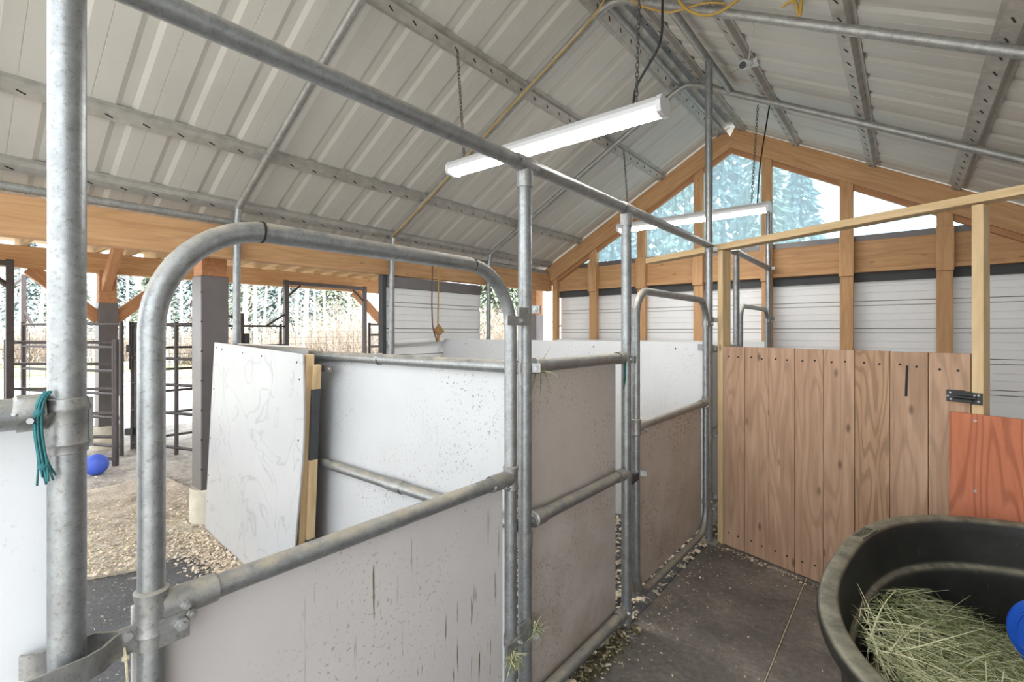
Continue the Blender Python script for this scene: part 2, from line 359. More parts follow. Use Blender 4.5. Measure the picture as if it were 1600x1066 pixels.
flakes('stall_bedding', 5200, lambda r: (r.uniform(-3.5, -1.0), r.uniform(1.4, 3.3), .01+.03*r.random()), .03, [M['flake'], M['flake'], M['flake_pale']], 7, 'tan shavings bedding the middle stall behind its gate', 'wood shavings')
flakes('far_bedding', 2500, lambda r: (r.uniform(-3.3, -.98), r.uniform(3.4, 5.2), .01+.02*r.random()), .03, [M['flake'], M['flake_pale']], 8, 'shavings bedding the far stall beside the gable wall', 'wood shavings')
# straw bits along the aisle
def f_aisle(r):
    if r.random() < .62: return (-.99 + abs(r.gauss(0, .10)), r.uniform(1.3, 3.4), 0)
    return (r.uniform(-.95, .2), r.uniform(.8, 3.2), 0)
flakes('straw_litter', 420, f_aisle, .010, [M['flake_pale'], M['flake']], 9, 'straw bits littering the dark aisle mat along the stall fronts', 'straw')
def f_plank(r):
    s = r.uniform(0, .9); return (-.93+.948*s-.318*abs(r.gauss(0,.025)), 3.34-.318*s-.03-abs(r.gauss(0,.03)), 0)
flakes('straw_line', 520, f_plank, .012, [M['flake_pale'], M['flake'], M['moss']], 10, 'thin line of straw caught along the foot of the plank gate', 'straw')
flakes('hay_litter', 900, lambda r: (-1.0+r.gauss(0,.03), r.uniform(1.35, 2.12), .005+.015*r.random()), .018, [M['moss'], M['moss'], M['flake_pale']], 11, 'damp brown hay litter under the bottom rail of the fixed panel', 'hay')
b = MB(); 
for i in range(60):
    y = -1.4 + i*.115 ; b.box(-.4385, -.4345, y, y+.11, -.01, .0012)
tag(obj('seam_dust', b, M['flake_pale'], smooth=False), 'pale dust packed in the seam between two aisle mats', 'dust', None, 'stuff')

# ------------------------------------------------------------------ roof
RX, RZ, SL = -1.37, 3.475, .555
NL = math.hypot(1, SL)
def roof_side(name, sgn, xe, off):
    ys = []; y = -1.2
    prof = [(-.62, 0)]; k0 = math.floor((-.62-off)/.25)
    for k in range(k0, 40):
        y = off + .25*k
        for dy, dz in ((-.046,0), (-.022,.011), (.022,.011), (.046,0), (.110,0),(.111,.002),(.114,.002),(.115,0)):
            if -.615 < y+dy < 5.40: prof.append((y+dy, dz))
    prof.append((5.40, 0))
    b = MB(); vs = []
    for yy, dz in prof:
        for x in (RX, xe): vs.append((x, yy, RZ - SL*abs(x-RX) + dz*NL))
    b.add(vs, [((2*i, 2*i+1, 2*i+3, 2*i+2) if sgn > 0 else (2*i+1, 2*i, 2*i+2, 2*i+3)) for i in range(len(prof)-1)])
    o = obj(name, b, M['roof'], smooth=False); s = o.modifiers.new('thickness', 'SOLIDIFY'); s.thickness = .0025; s.offset = 1 if True else -1
    return struct(o, 'ribbed off-white metal roof sheet on the %s slope' % ('left' if sgn < 0 else 'right'), 'roof')
roof_side('ceiling_left', -1, -3.82, 1.42)
roof_side('ceiling_right', 1, 1.42, 1.30)

def hat_channel(x, y0, y1, label, w=.056):
    sg = -1 if x < RX else 1
    z = RZ - SL*abs(x-RX); a = Vector((sg, 0, -SL)).normalized(); d = Vector((-sg*SL, 0, -1)).normalized()   # along the slope, into the room
    o0 = Vector((x, y0, z)) + d*.001; h = w/2
    prof = [(-h-.028,0), (-h-.028,.003), (-h-.006,.003), (-h,.032), (h,.032), (h+.006,.003), (h+.028,.003), (h+.028,0)]
    b = MB(); P = [o0 + a*p + d*q for p, q in prof]; dy = Vector((0, y1-y0, 0))
    vs = P + [p+dy for p in P]; n = len(P)
    b.add(vs, [(i, i+1, n+i+1, n+i) for i in range(n-1)] + [(n-1, 0, n, 2*n-1)] + [(0,1,2),(0,2,5,7),(2,3,4,5),(5,6,7)] + [(n+2,n+1,n),(n+7,n+5,n+2,n),(n+5,n+4,n+3,n+2),(n+7,n+6,n+5)])
    yy = y0 + .07
    while yy < y1 - .05:
        q = o0 + Vector((0, yy-y0, 0)) + d*.0335
        b.obox(q, (Vector((0,1,0)) + a*.45), a - Vector((0,.45,0)), d, .036, .007, .001, 1); yy += .155
    return tag(obj('hat_channel', b, [M['channel'], M['slot']], None, (x, y0, z), angle=25), label, 'purlin', 'pressed steel purlins under the roof sheets')
hat_channel(-1.475, -.55, 5.15, 'steel purlin on the left slope right beside the ridge', .06)
hat_channel(-2.065, -.55, 5.15, 'slotted steel purlin across the upper left slope, above the nearer shop light')
hat_channel(-3.11, -.55, 5.15, 'steel purlin across the lower left slope, second up from the eave')
hat_channel(-3.555, -.55, 5.15, 'lowest steel purlin on the left slope, just above the eave pipe')
hat_channel(-1.245, -.55, 5.15, 'steel purlin on the right slope right beside the ridge', .05)
hat_channel(-.785, -.55, 5.15, 'slotted steel purlin on the right slope carrying the small white device')
hat_channel(-.215, -.55, 5.15, 'slotted steel purlin in the middle of the right slope')
hat_channel(.315, -.55, 5.15, 'slotted steel purlin low on the right slope, above the timber header', .06)
hat_channel(.80, -.55, 5.15, 'steel purlin low on the right slope near the right eave')
b = MB(); b.prism([(RX-.012, -.55, RZ-.012), (RX+.075, -.55, RZ-.055), (RX+.075, -.55, RZ-.052), (RX-.012, -.55, RZ-.008)], (0, 5.70, 0))
for yy in (2.95, 3.06, 3.45): b.obox((RX+.04, yy, RZ-.0395), (0,1,0), (1,0,-.49), (.49,0,1), .016, .014, .002, 1)
tag(obj('ridge_flashing', b, [M['flash'], M['slot']]), 'shiny galvanised flashing strip along the ridge', 'flashing')
tag(obj('ridge_pipe', MB().tube([(RX-.045, -.55, RZ-.075), (RX-.045, 5.12, RZ-.075)], .020, 12), M['steel']), 'dusty steel pipe running under the ridge', 'pipe')

ZT = RZ - .075                                               # centre line of the bows below the sheets
def bow(y, label):
    t = empty('steel_frame_bow', (-3.5, y, 0), label, 'roof frame', 'tubular steel roof frames')
    def zt(x): return ZT - SL*abs(x-RX)
    rc = .10
    obj('rafter', MB().tube([(-3.49, y, zt(-3.49)-.005), (-3.40, y, zt(-3.40)), (RX-.10, y, zt(RX-.10)), (RX-.04, y, ZT-.033), (RX, y, ZT-.028)], .0235), M['steel'], t, (RX, y, ZT))
    obj('rafter', MB().tube([(RX, y, ZT-.028), (RX+.04, y, ZT-.033), (RX+.10, y, zt(RX+.10)), (1.32, y, zt(1.32))], .0235), M['steel'], t, (RX, y, ZT))
    obj('splice_sleeve', MB().tube([(-3.16, y, zt(-3.16)), (-3.01, y, zt(-3.01))], .0262), M['steel'], t, (-3.1, y, zt(-3.1)))
    obj('splice_sleeve', MB().tube([(-1.62, y, zt(-1.62)), (-1.50, y, zt(-1.5)), ], .0262), M['steel'], t, (-1.55, y, zt(-1.55)))
    obj('splice_sleeve', MB().tube([(-1.24, y, zt(-1.24)), (-1.10, y, zt(-1.10))], .0262), M['steel'], t, (-1.2, y, zt(-1.2)))
    obj('leg', MB().tube([(-3.50, y, 0), (-3.50, y, 2.02), (-3.495, y, 2.12), (-3.47, y, zt(-3.47))], .0235), M['pipe'], t, (-3.5, y, 0))
    obj('leg_sleeve', MB().tube([(-3.50, y, 1.93), (-3.50, y, 2.05)], .0265), M['pipe'], t, (-3.5, y, 1.93))
    obj('leg', MB().tube([(1.345, y, 0), (1.345, y, 1.75), (1.34, y, 1.84), (1.31, y, zt(1.31))], .0235), M['pipe'], t, (1.345, y, 0))
bow(.085, 'nearest tubular steel roof frame, behind the galvanised post at the left')
bow(1.36, 'tubular steel roof frame whose leg stands left of the warped white panel top')
bow(2.63, 'tubular steel roof frame with a yellow cord running along it')
bow(3.90, 'farthest tubular steel roof frame, next to the timber gable')
tag(obj('roof_brace_pipe', MB().tube([(-1.03, 2.62, 3.225), (-1.03, 3.90, 3.225)], .0235), M['steel'], None, (-1.03, 2.62, 3.2)), 'steel brace pipe joining two roof frames at the head of the tallest post', 'pipe')
tag(obj('eave_pipe', MB().tube([(-3.555, -1.2, 2.135), (-3.555, 5.1, 2.155)], .0235), M['steel'], None, (-3.555, -1.2, 2.13)), 'steel pipe lying on the left eave beam under the roof edge', 'pipe')

# ------------------------------------------------------------------ gable
YG = 5.17
def gz(x, z0=3.38): return z0 - SL*abs(x-RX)
studs = [(-3.50, .075, 'corner gable stud where the gable meets the left eave beam'), (-2.945, .10, 'gable stud second from the left corner, under the low end of the rake'), (-2.325, .10, 'gable stud behind the left end of the farther shop light'),
         (-1.69, .095, 'gable stud between the two bright clear windows left of the peak'), (-1.04, .09, 'gable stud behind the right end of the farther shop light'), (-.405, .098, 'gable stud with a splice block, standing left of centre above the plank gate'), (.243, .098, 'gable stud with a splice block, above the right half of the plank gate'), (.86, .098, 'gable stud at the right edge, beside the right rake end')]
for i, (x, w, lab) in enumerate(studs):
    z1 = gz(x, 3.30)
    o = lumber('gable_stud', (x, YG+.032, 0), (x, YG+.032, max(z1, 2.0)), .06, w, M['fir'], up=(1,0,0)); tag(o, lab, 'stud', 'timber studs of the gable wall')
    if 0 < i < 7:
        k = lumber('splice_block', (x, YG-.012, 1.885), (x, YG-.012, 2.235), .024, w+.012, M['fir'], up=(1,0,0)); 
        k.parent = o; k.matrix_parent_inverse = (Matrix.Translation(o.location) @ o.rotation_euler.to_matrix().to_4x4()).inverted()
struct(lumber('trim_1', (-3.56, YG+.082, 2.06), (1.38, YG+.082, 2.06), .036, .27, M['fir']), 'timber beam across the gable above the white siding', 'beam')
struct(lumber('trim_2', (-3.56, YG+.067, 1.935), (1.38, YG+.067, 1.935), .065, .036, M['fir']), 'timber ledge strip along the foot of the gable beam', 'beam')
struct(obj('trim_3', MB().box(-3.5, 1.38, YG+.10, YG+.14, 1.84, 1.97), M['rubber_strip']), 'dark gap strip under the gable beam', 'trim')
struct(obj('trim_4', MB().box(-3.2, .86, YG+.07, YG+.11, 2.196, 2.245), M['wrap']), 'dark flashing along the sill of the gable windows', 'trim')
for sg, nm_, lab in ((-1, 'left', 'left'), (1, 'right', 'right')):
    ln = 2.22 if sg < 0 else 2.74; xe = RX + sg*ln
    for dy, dz, hh in ((.018+.001*sg, .022, .185), (.060+.001*sg, -.045, .15)):
        p0 = Vector((RX, YG-.02+dy, 3.335+dz)); p1 = Vector((xe, YG-.02+dy, 3.335+dz-SL*ln))
        o = lumber('gable_rake', p0, p1, .036, hh, M['fir'] if dy < .03 else M['fir_red'])
        tag(o, '%s timber rake of the gable, the %s board of its pair' % (lab, 'front' if dy < .03 else 'lower back'), 'rafter', 'rake boards of the gable')
ed = [-3.46, -2.99, -2.37, -1.735, -1.08, -.45, .20, .82]
for i in range(7):
    x0, x1 = ed[i], ed[i+1]; b = MB(); vs = []; n = int((x1-x0)/.019)
    for k in range(n+1):
        x = x0 + (x1-x0)*k/n; y = YG+.135 + (.006 if k % 4 in (1, 2) else -.004)
        vs += [(x, y, 2.17), (x, y, max(gz(x, 3.36), 2.2))]
    b.add(vs, [(2*k, 2*k+2, 2*k+3, 2*k+1) for k in range(n)])
    o = obj('window_%d' % (i+1), b, M['poly'], None, (x0, YG+.135, 2.17), smooth=False)
    struct(o, 'bay %d of corrugated translucent window in the gable, counted from the left eave' % (i+1), 'window')
def siding(name, axis, c, a0, a1, z0, z1, sgn, label):
    """horizontal ribbed sheet: pairs of lines are the major ribs, two fine lines between them"""
    zk = 1.409 - .243*8; pts = [(z0, 0, 0)]
    while zk < z1 + .3:
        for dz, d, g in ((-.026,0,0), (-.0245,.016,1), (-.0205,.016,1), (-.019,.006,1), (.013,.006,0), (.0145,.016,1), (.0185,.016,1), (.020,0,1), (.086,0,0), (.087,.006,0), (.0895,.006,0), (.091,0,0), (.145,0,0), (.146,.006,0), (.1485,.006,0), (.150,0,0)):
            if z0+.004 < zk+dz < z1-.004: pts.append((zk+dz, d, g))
        zk += .243
    pts.append((z1, 0, 0)); b = MB(); vs = []
    for z, d, g in pts:
        for a in (a0, a1): vs.append((a, c+sgn*d, z) if axis == 'x' else (c+sgn*d, a, z))
    b.add(vs, [])
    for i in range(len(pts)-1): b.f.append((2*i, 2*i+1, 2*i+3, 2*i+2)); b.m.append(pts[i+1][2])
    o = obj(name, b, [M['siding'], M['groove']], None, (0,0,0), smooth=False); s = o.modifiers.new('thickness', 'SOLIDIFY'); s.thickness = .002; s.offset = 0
    return struct(o, label, 'wall')
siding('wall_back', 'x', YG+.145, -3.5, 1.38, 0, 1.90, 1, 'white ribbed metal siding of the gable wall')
siding('wall_right_added', 'y', 1.385, -.6, 5.3, 0, 1.93, 1, 'added white ribbed metal wall, out of view, cutting light from the right')  # unseen wall, added to hold back light from the open right side
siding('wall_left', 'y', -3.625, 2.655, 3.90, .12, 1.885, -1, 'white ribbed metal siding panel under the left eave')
struct(obj('trim_5', MB().box(-3.635, -3.60, 2.655, 3.9, 1.80, 1.90), M['wrap']), 'grey strip along the top of the left siding', 'trim')
struct(obj('trim_6', MB().box(-3.66, -3.60, 2.605, 2.645, 0, 1.93), M['rubber_strip']), 'dark edge trim at the near end of the left siding', 'trim')
struct(lumber('trim_7', (-3.60, -1.4, 1.99), (-3.60, 5.2, 2.025), .08, .215, M['fir']), 'timber beam along the left eave', 'beam')
o = obj('bent_siding_flap', MB().tube([(-3.575, 2.66, 1.30), (-3.575, 3.3, 1.325)], .028, 10), M['siding']); tag(o, 'curled lip of white siding behind the partition rail', 'siding')
o = obj('lining_board', MB().box(-3.45, -1.0, YG-.016, YG-.004, .01, 1.30), M['board_back'], bevel=.002); tag(o, 'white lining board at the foot of the gable in the far stall', 'panel')
o = obj('lining_board', MB().box(.32, 1.36, YG-.03, YG-.018, 0, .865), M['siding'], bevel=.002); tag(o, 'low white board at the foot of the gable beyond the red plywood', 'panel')

# ------------------------------------------------------------------ stall fronts
PR = .0235
def band(b, c, axis, r, h, ear=None):
    """a clamp band of height h round a pipe, with a pair of bolted ears towards ear"""
    c = Vector(c); ax = Vector(axis); b.tube([c-ax*h/2, c-ax*h/2, c+ax*h/2, c+ax*h/2], [r+.001, r+.004, r+.004, r+.001], 18)
    if ear is not None:
        e = Vector(ear).normalized(); s = ax.cross(e).normalized()
        for k in (-1, 1): b.obox(c + e*(r+.014) + s*(.0055*k), e, s, ax, .034, .004, h*.9)
def hexbolt(b, p, d, r=.009, l=.03):
    p, d = Vector(p), Vector(d).normalized(); b.tube([p, p+d*.007], r, 6); b.tube([p-d*l, p+d*.014], r*.5, 8)
def post(y, z1, label, clamps=(), base=True, x=XS):
    o = obj('stall_post', MB().tube([(x, y, 0), (x, y, z1)], PR, 20), M['pipe'], None, (x, y, 0)); tag(o, label, 'post', 'galvanised pipe posts of the stall fronts')
    if base: obj('base_plate', MB().box(x-.06, x+.06, y-.05, y+.05, 0, .006), M['clampm'], o, (x, y, 0), bevel=.001)
    for z, e, h in clamps:
        b = MB(); band(b, (x, y, z), (0,0,1), PR, h, e); obj('clamp', b, M['clampm'], o, (x, y, z))
        if e:
            b = MB(); ev = Vector(e).normalized(); s = Vector((0,0,1)).cross(ev); hexbolt(b, Vector((x, y, z)) + ev*(PR+.016) + s*(.0075 if s.x > 0 else -.0075), s if s.x > 0 else -s); obj('bolt', b, M['bolt'], o, (x, y, z))
    return o
post(.148, 1.965, 'thick galvanised post nearest the camera at the left', [])
P0 = bpy.data.objects['stall_post']
b = MB(); b.tube([(XS, .148, 1.211), (XS, .148, 1.212), (XS, .148, 1.222), (XS, .148, 1.226), (XS, .148, 1.231), (XS, .148, 1.275), (XS, .148, 1.279), (XS, .148, 1.284), (XS, .148, 1.289), (XS, .148, 1.296), (XS, .148, 1.297)], [PR, PR+.0022, PR+.0022, PR+.0048, PR+.0024, PR+.0024, PR+.0048, PR+.0048, PR+.0024, PR+.0022, PR], 24)
for k in (-1, 1): b.obox((XS+.0035+.0035*k, .148+PR+.003, 1.256), (0,1,0), (1,0,0), (0,0,1), .007, .002, .078)
obj('tee_clamp', b, M['clampm'], P0, (XS, .148, 1.28))
b = MB(); b.tube([(XS+.01, .117, 1.268), (XS+.034, .103, 1.270)], .0045, 10); obj('bolt', b, M['hook'], P0, (XS+.02, .11, 1.292))
post(1.32, 1.965, 'galvanised post carrying the hinges of the nearest tall hooped gate', [(1.475, (1,.4,0), .03), (1.275, (1,.6,0), .035), (.685, None, .05), (.36, (1,.7,0), .04)])
post(2.10, 1.965, 'galvanised post between the grimy fixed panel and the middle hooped gate', [(1.27, (1,-.3,0), .035), (.735, (-1,-.5,0), .03), (.10, (.4,-1,0), .03)])
post(3.33, 3.215, 'tallest galvanised post, rising past the rail end to the roof', [(1.945, (1,.2,0), .03), (1.475, (1,.6,0), .035), (1.284, (1,.8,0), .03), (.706, (1,.8,0), .03), (.30, (1,.6,0), .03), (.19, (1,.8,0), .03)])
post(4.0, 2.005, 'galvanised post just behind the left stud of the timber frame', [(1.28, None, .04)])
post(5.13, 2.62, 'galvanised post standing against the gable below the light', [(2.0, (1,.1,0), .03), (1.52, (1,-.3,0), .03)])
def rail(p0, p1, label, sleeves=(), r=PR, ends=(), mat=None):
    p0, p1 = Vector(p0), Vector(p1); d = (p1-p0).normalized()
    o = obj('stall_rail', MB().tube([p0, p1], r, 18), mat or M['pipe'], None, p0); tag(o, label, 'rail', 'galvanised pipe rails of the stalls')
    for t, l in sleeves:
        c = p0 + (p1-p0)*t; obj('sleeve', MB().tube([c-d*l/2, c-d*l/2, c+d*l/2, c+d*l/2], [r+.0005, r+.004, r+.004, r+.0005], 18), M['clampm'], o, c)
    for p, s in ends:                                     # pressed cup ends that bolt to the post
        q = p0 if p == 0 else p1; e = d*(1 if p == 0 else -1)
        b = MB(); b.tube([q-e*.002, q+e*.005, q+e*.06, q+e*.06], [r*.75, r+.0055, r+.0045, r+.0005], 18); obj('end_cup', b, M['clampm'], o, q)
        b = MB(); b.obox(q-e*.012, e, (0,0,1), e.cross(Vector((0,0,1))), .03, .026, .005); hexbolt(b, q-e*.010+Vector((.004,0,0)), (1,0,0)); obj('end_tab', b, M['clampm'], o, q)
    return o
rt = rail((XS, .11, 1.975), (XS, 3.36, 1.975), 'long galvanised top rail running from the nearest post to the tallest post', [(.0, .14), (.372, .10), (.612, .08)])
for y in (1.32, 2.10): obj('tee', MB().tube([(XS, y, 1.895), (XS, y, 1.95)], PR+.004, 18), M['clampm'], rt, (XS, y, 1.9))
rail((XS, -1.2, 1.278), (XS, .12, 1.278), 'dusty rail end at the left edge, meeting the nearest post', [(.99, .03)], PR)
rail((XS, 1.365, 1.278), (XS, 2.065, 1.278), 'upper rail of the grimy fixed panel', [], PR, [(0,1),(1,1)])
rail((XS, 1.365, .738), (XS, 2.065, .738), 'middle rail of the grimy fixed panel', [], PR, [(0,1),(1,1)])
rail((XS, 1.365, .090), (XS, 2.065, .090), 'bottom rail of the grimy fixed panel, just above the floor', [], PR, [(1,1)])
rail((XS-.03, 1.32, 1.275), (-2.95, 1.32, 1.275), 'top rail of the partition between the first and middle stall', [(.42, .012)], PR)
rail((XS-.03, 1.32, .725), (-2.95, 1.32, .725), 'middle rail across the inner white partition board', [(.36, .10)], PR)
rail((XS, 4.0, 2.015), (XS, 5.12, 2.005), 'short top rail of the far stall, sloping behind the timber stud', [(.0, .09), (1.0, .06)])
for z, w in ((1.284, 'upper'), (.706, 'middle'), (.19, 'bottom')):
    rail((XS, 3.37, z), (XS, 3.97, z), '%s rail between the tallest post and the timber stud' % w, [], PR, [(0,1)])

def hoop(y0, y1, z0, z1, r, rb, open_=False):
    e1, e2 = (0,1,0), (0,0,1); P = []
    P += arc((XS, y1-rb, z0+rb), rb, -PI/2, 0, 8, e1, e2); P += arc((XS, y1-r, z1-r), r, 0, PI/2, 12, e1, e2)
    P += arc((XS, y0+r, z1-r), r, PI/2, PI, 12, e1, e2); P += arc((XS, y0+rb, z0+rb), rb, PI, 1.5*PI, 8, e1, e2)
    return P
def gate(y0, y1, z0, z1, rt_, rb, zr, bm, label, pz0, pr=.019):
    t = empty('stall_gate', (XS, y0, z0), label, 'gate', 'hooped pipe gates of the stalls')
    obj('frame', MB().tube(hoop(y0, y1, z0, z1, rt_, rb), pr, 18, closed=True), M['pipe'], t, (XS, y0, 0))
    c = (y0+y1)/2
    if zr:
        rl = obj('rail', MB().tube([(XS, y0, zr), (XS, y1, zr)], pr+.001, 18), M['pipe'], t, (XS, y0, zr))
        for y, s in ((y0, 1), (y1, -1)):
            b = MB(); b.tube([(XS, y+s*.012, zr), (XS, y+s*.10, zr), (XS, y+s*.10, zr)], [pr+.006, pr+.0055, pr], 18)
            b.tube([(XS, y, zr-.040), (XS, y, zr-.036), (XS, y, zr-.018), (XS, y, zr+.018), (XS, y, zr+.036), (XS, y, zr+.040)], [pr+.001, pr+.006, pr+.0035, pr+.0035, pr+.006, pr+.001], 18)
            hexbolt(b, (XS+pr+.006, y+s*.052, zr-.018), (1,0,.0), .008, .03); obj('rail_sleeve', b, M['clampm'], rl, (XS, y, zr))
        obj('panel', MB().box(XS-.034, XS-.022, y0-.022 if pz0 is None else y0+.004, y1-.015, z0+.02, zr+.006), bm, t, (XS, y0, 0), bevel=.0015)
    return t
g1 = gate(.257, 1.243, .02, 1.602, .20, .12, .915, M['board_front'], 'nearest tall hooped pipe gate with a white lower panel', None, .0205)
g2 = gate(2.205, 3.262, .095, 1.602, .13, .14, .935, M['board_gate2'], 'middle hooped pipe gate with a dirt-spattered lower panel', 0, .0195)
g3 = gate(4.13, 5.06, .095, 1.605, .10, .12, None, None, 'far hooped pipe gate showing only its top behind the plank gate', 0, .0185)
# joint line where the hoop tube is sleeved
obj('hoop_joint', MB().tube([(XS, .44, 1.602), (XS, .444, 1.602)], .0222, 18), M['slot'], g1, (XS, .44, 1.6))
obj('hoop_joint', MB().tube([(XS, 1.06, 1.602), (XS, 1.0625, 1.602)], .0218, 18), M['slot'], g1, (XS, 1.06, 1.6))
def hinge(g, yg, z, s):
    b = MB(); band(b, (XS, yg, z), (0,0,1), .0205, .03, None)
    b.obox((XS+.026, yg, z), (0,1,0), (1,0,0), (0,0,1), .10, .005, .03); b.obox((XS+.022, yg+s*.05, z+.015), (0,1,0), (1,0,0), (0,0,1), .06, .005, .06)
    h = obj('hinge', b, M['clampm'], g, (XS, yg, z)); b = MB(); hexbolt(b, (XS+.029, yg+s*.012, z), (1,0,0), .009); obj('bolt', b, M['bolt'], h, (XS, yg, z))
hinge(g1, 1.243, 1.435, 1); hinge(g1, 1.243, .375, 1); hinge(g2, 3.262, 1.452, 1); hinge(g2, 3.262, .285, 1); hinge(g3, 5.06, 1.50, 1)
# slam latch of the nearest gate: a strap cradle round the near post
b = MB(); zc = .880; hw = .019
def strap(pts, b):
    P = [Vector(p) for p in pts]; n = len(P); vs = []
    for i, p in enumerate(P):
        t = (P[min(i+1, n-1)] - P[max(i-1, 0)]).normalized(); s = Vector((-t.y, t.x, 0)).normalized()*.0022
        vs += [p+s+Vector((0,0,hw)), p-s+Vector((0,0,hw)), p-s-Vector((0,0,hw)), p+s-Vector((0,0,hw))]
    fs = [(0,1,2,3), (4*n-1, 4*n-2, 4*n-3, 4*n-4)]
    for i in range(n-1):
        for k in range(4): fs.append((4*i+k, 4*i+(k+1)%4, 4*i+4+(k+1)%4, 4*i+4+k)) 
    b.add(vs, [tuple(reversed(f)) for f in fs])
strap([(XS+.006, .248, zc), (XS+.006, .215, zc), (XS+.012, .203, zc), (XS+.030, .186, zc), (XS+.039, .165, zc), (XS+.041, .130, zc), (XS+.043, .085, zc), (XS+.05, .05, zc)], b)
strap([(XS-.002, .248, zc), (XS-.002, .214, zc), (XS-.012, .202, zc), (XS-.027, .188, zc), (XS-.031, .165, zc), (XS-.031, .130, zc), (XS-.032, .118, zc), (XS-.036, .108, zc), (XS-.044, .100, zc)], b)
la = obj('latch_cradle', b, M['clampm'], g1, (XS, .2, zc))
b = MB(); band(b, (XS, .257, zc), (0,0,1), .0205, .048, None); b.obox((XS+.020, .285, zc), (0,1,0), (1,0,0), (0,0,1), .045, .010, .046); b.obox((XS+.005, .226, zc+.002), (0,1,0), (1,0,0), (0,0,1), .034, .007, .044)
lc = obj('latch_clamp', b, M['clampm'], g1, (XS, .257, zc))
b = MB(); hexbolt(b, (XS+.026, .294, zc+.005), (1,0,0), .0115, .03); obj('bolt', b, M['bolt'], lc, (XS+.02, .294, zc)); pin(lc, (XS+.0115, .222, zc+.01), (1,0,0), .007, .003, M['bolt'], 'rivet')
b = MB(); hexbolt(b, (XS+.026, .300, zc+.036), (1,0,0), .008, .03); obj('bolt', b, M['bolt'], lc, (XS+.02, .3, zc+.036))
b = MB(); b.tube([(XS+.012, .217, zc-.004), (XS+.016, .218, zc-.022), (XS+.014, .220, zc-.05), (XS+.012, .222, zc-.09)], .0022, 6); b.tube([(XS+.010, .219, zc-.02), (XS+.009, .222, zc-.06), (XS+.008, .226, zc-.095)], .0018, 6)
b.sphere((XS+.014, .218, zc-.022), .006, 8, 6)
obj('twine_loop', b, M['flake_pale'], lc, (XS, .22, zc))
b = MB(); b.obox((XS+.018, 2.155, .70), (0,1,.1), (1,0,0), (0,-.1,1), .075, .008, .034); b.tube([(XS+.02, 2.12, .70), (XS+.02, 2.12, .70+.03)], .010, 10)
lt = obj('latch', b, M['black_metal'], g2, (XS, 2.15, .7))
b = MB(); band(b, (XS, 2.205, .715), (0,0,1), .0195, .03, (1,.3,0)); obj('latch_band', b, M['clampm'], g2, (XS, 2.205, .7))

# white boards
def panel(x0, x1, y0, y1, z0, z1, mat, label, name='stall_board'):
    o = obj(name, MB().box(x0, x1, y0, y1, z0, z1), mat, None, (x0, y0, 0), bevel=.0015); return tag(o, label, 'panel', 'white boards lining the stalls')
panel(XS-.064, XS-.052, -1.2, .165, .03, 1.262, M['board_clean'], 'clean white board filling the left edge beside the nearest post')
p1 = panel(XS-.046, XS-.032, 1.345, 2.055, .045, 1.262, M['board_mid'], 'grimy white board fixed behind three rails between two gates')
panel(-2.95, XS-.07, 1.348, 1.362, .02, 1.29, M['board_inner'], 'bright white partition board behind two rails inside the first stall')
p2 = panel(-3.62, XS-.04, 3.35, 3.364, .02, 1.325, M['board_partition'], 'white partition board with a ring on top, seen behind the middle gate')
panel(XS-.05, XS-.036, 3.39, 3.98, .03, 1.29, M['board_back'], 'grimy white board between the tallest post and the timber stud')
for x in (-3.3, -2.6, -1.9, -1.25): pin(p2, (x, 3.35, 1.28), (0,-1,0), .006)
b = MB(); b.tube([Vector((-1.62, 3.345, 1.325)) + Vector((math.cos(a)*.018, 0, math.sin(a)*.022)) for a in [2*PI*i/14 for i in range(14)]], .0032, 8, closed=True); b.tube([(-1.62, 3.35, 1.33), (-1.62, 3.35, 1.375)], .006, 8)
obj('ring', b, M['hook'], p2, (-1.62, 3.345, 1.33))
b = MB(); b.obox((-1.075, 3.343, 1.295), (1,0,0), (0,1,0), (0,0,1), .035, .008, .04); obj('bracket', b, M['hook'], p2, (-1.07, 3.34, 1.29))

# the warped panel: a skewed white sheet on a timber frame, standing along the partition
u = Vector((.9981, -.0617, 0)); BL = Vector((-3.778, 1.261, .03)); nn = Vector((-.0617, -.9981, 0))
t = empty('warped_board', (-3.0, 1.23, 0), 'warped white board on a timber frame, standing beside the grey wrapped column', 'panel')
b = MB(); vs = []; nx, nz = 24, 24
for side in (0, 1):
    for j in range(nz+1):
        s = j/nz
        for i in range(nx+1):
            q = i/nx
            left = BL + Vector((.209*s, -.013*s, 1.298*s)); right = Vector((-2.335, 1.172, .03)) + Vector((.105*s, -.006*s, 1.262*s))
            p = left*(1-q) + right*q
            p = p + nn*(.020*math.sin(PI*q)*math.sin(PI*s) + .012*math.sin(2*PI*s+.5)*q) - nn*(.008*side); vs.append(p)
o0 = (nx+1)*(nz+1); fs = []
for j in range(nz):
    for i in range(nx):
        a = j*(nx+1)+i; fs.append((a, a+1, a+nx+2, a+nx+1)); fs.append((o0+a+1, o0+a, o0+a+nx+1, o0+a+nx+2))
bd = [i for i in range(nx+1)] + [(j+1)*(nx+1)-1 for j in range(1, nz+1)] + [nz*(nx+1)+i for i in range(nx-1, -1, -1)] + [j*(nx+1) for j in range(nz-1, 0, -1)]
for k in range(len(bd)): fs.append((bd[k], o0+bd[k], o0+bd[(k+1)%len(bd)], bd[(k+1)%len(bd)]))
b.add(vs, fs); sk = obj('sheet', b, M['board_warped'], t, (-3.0, 1.23, 0))
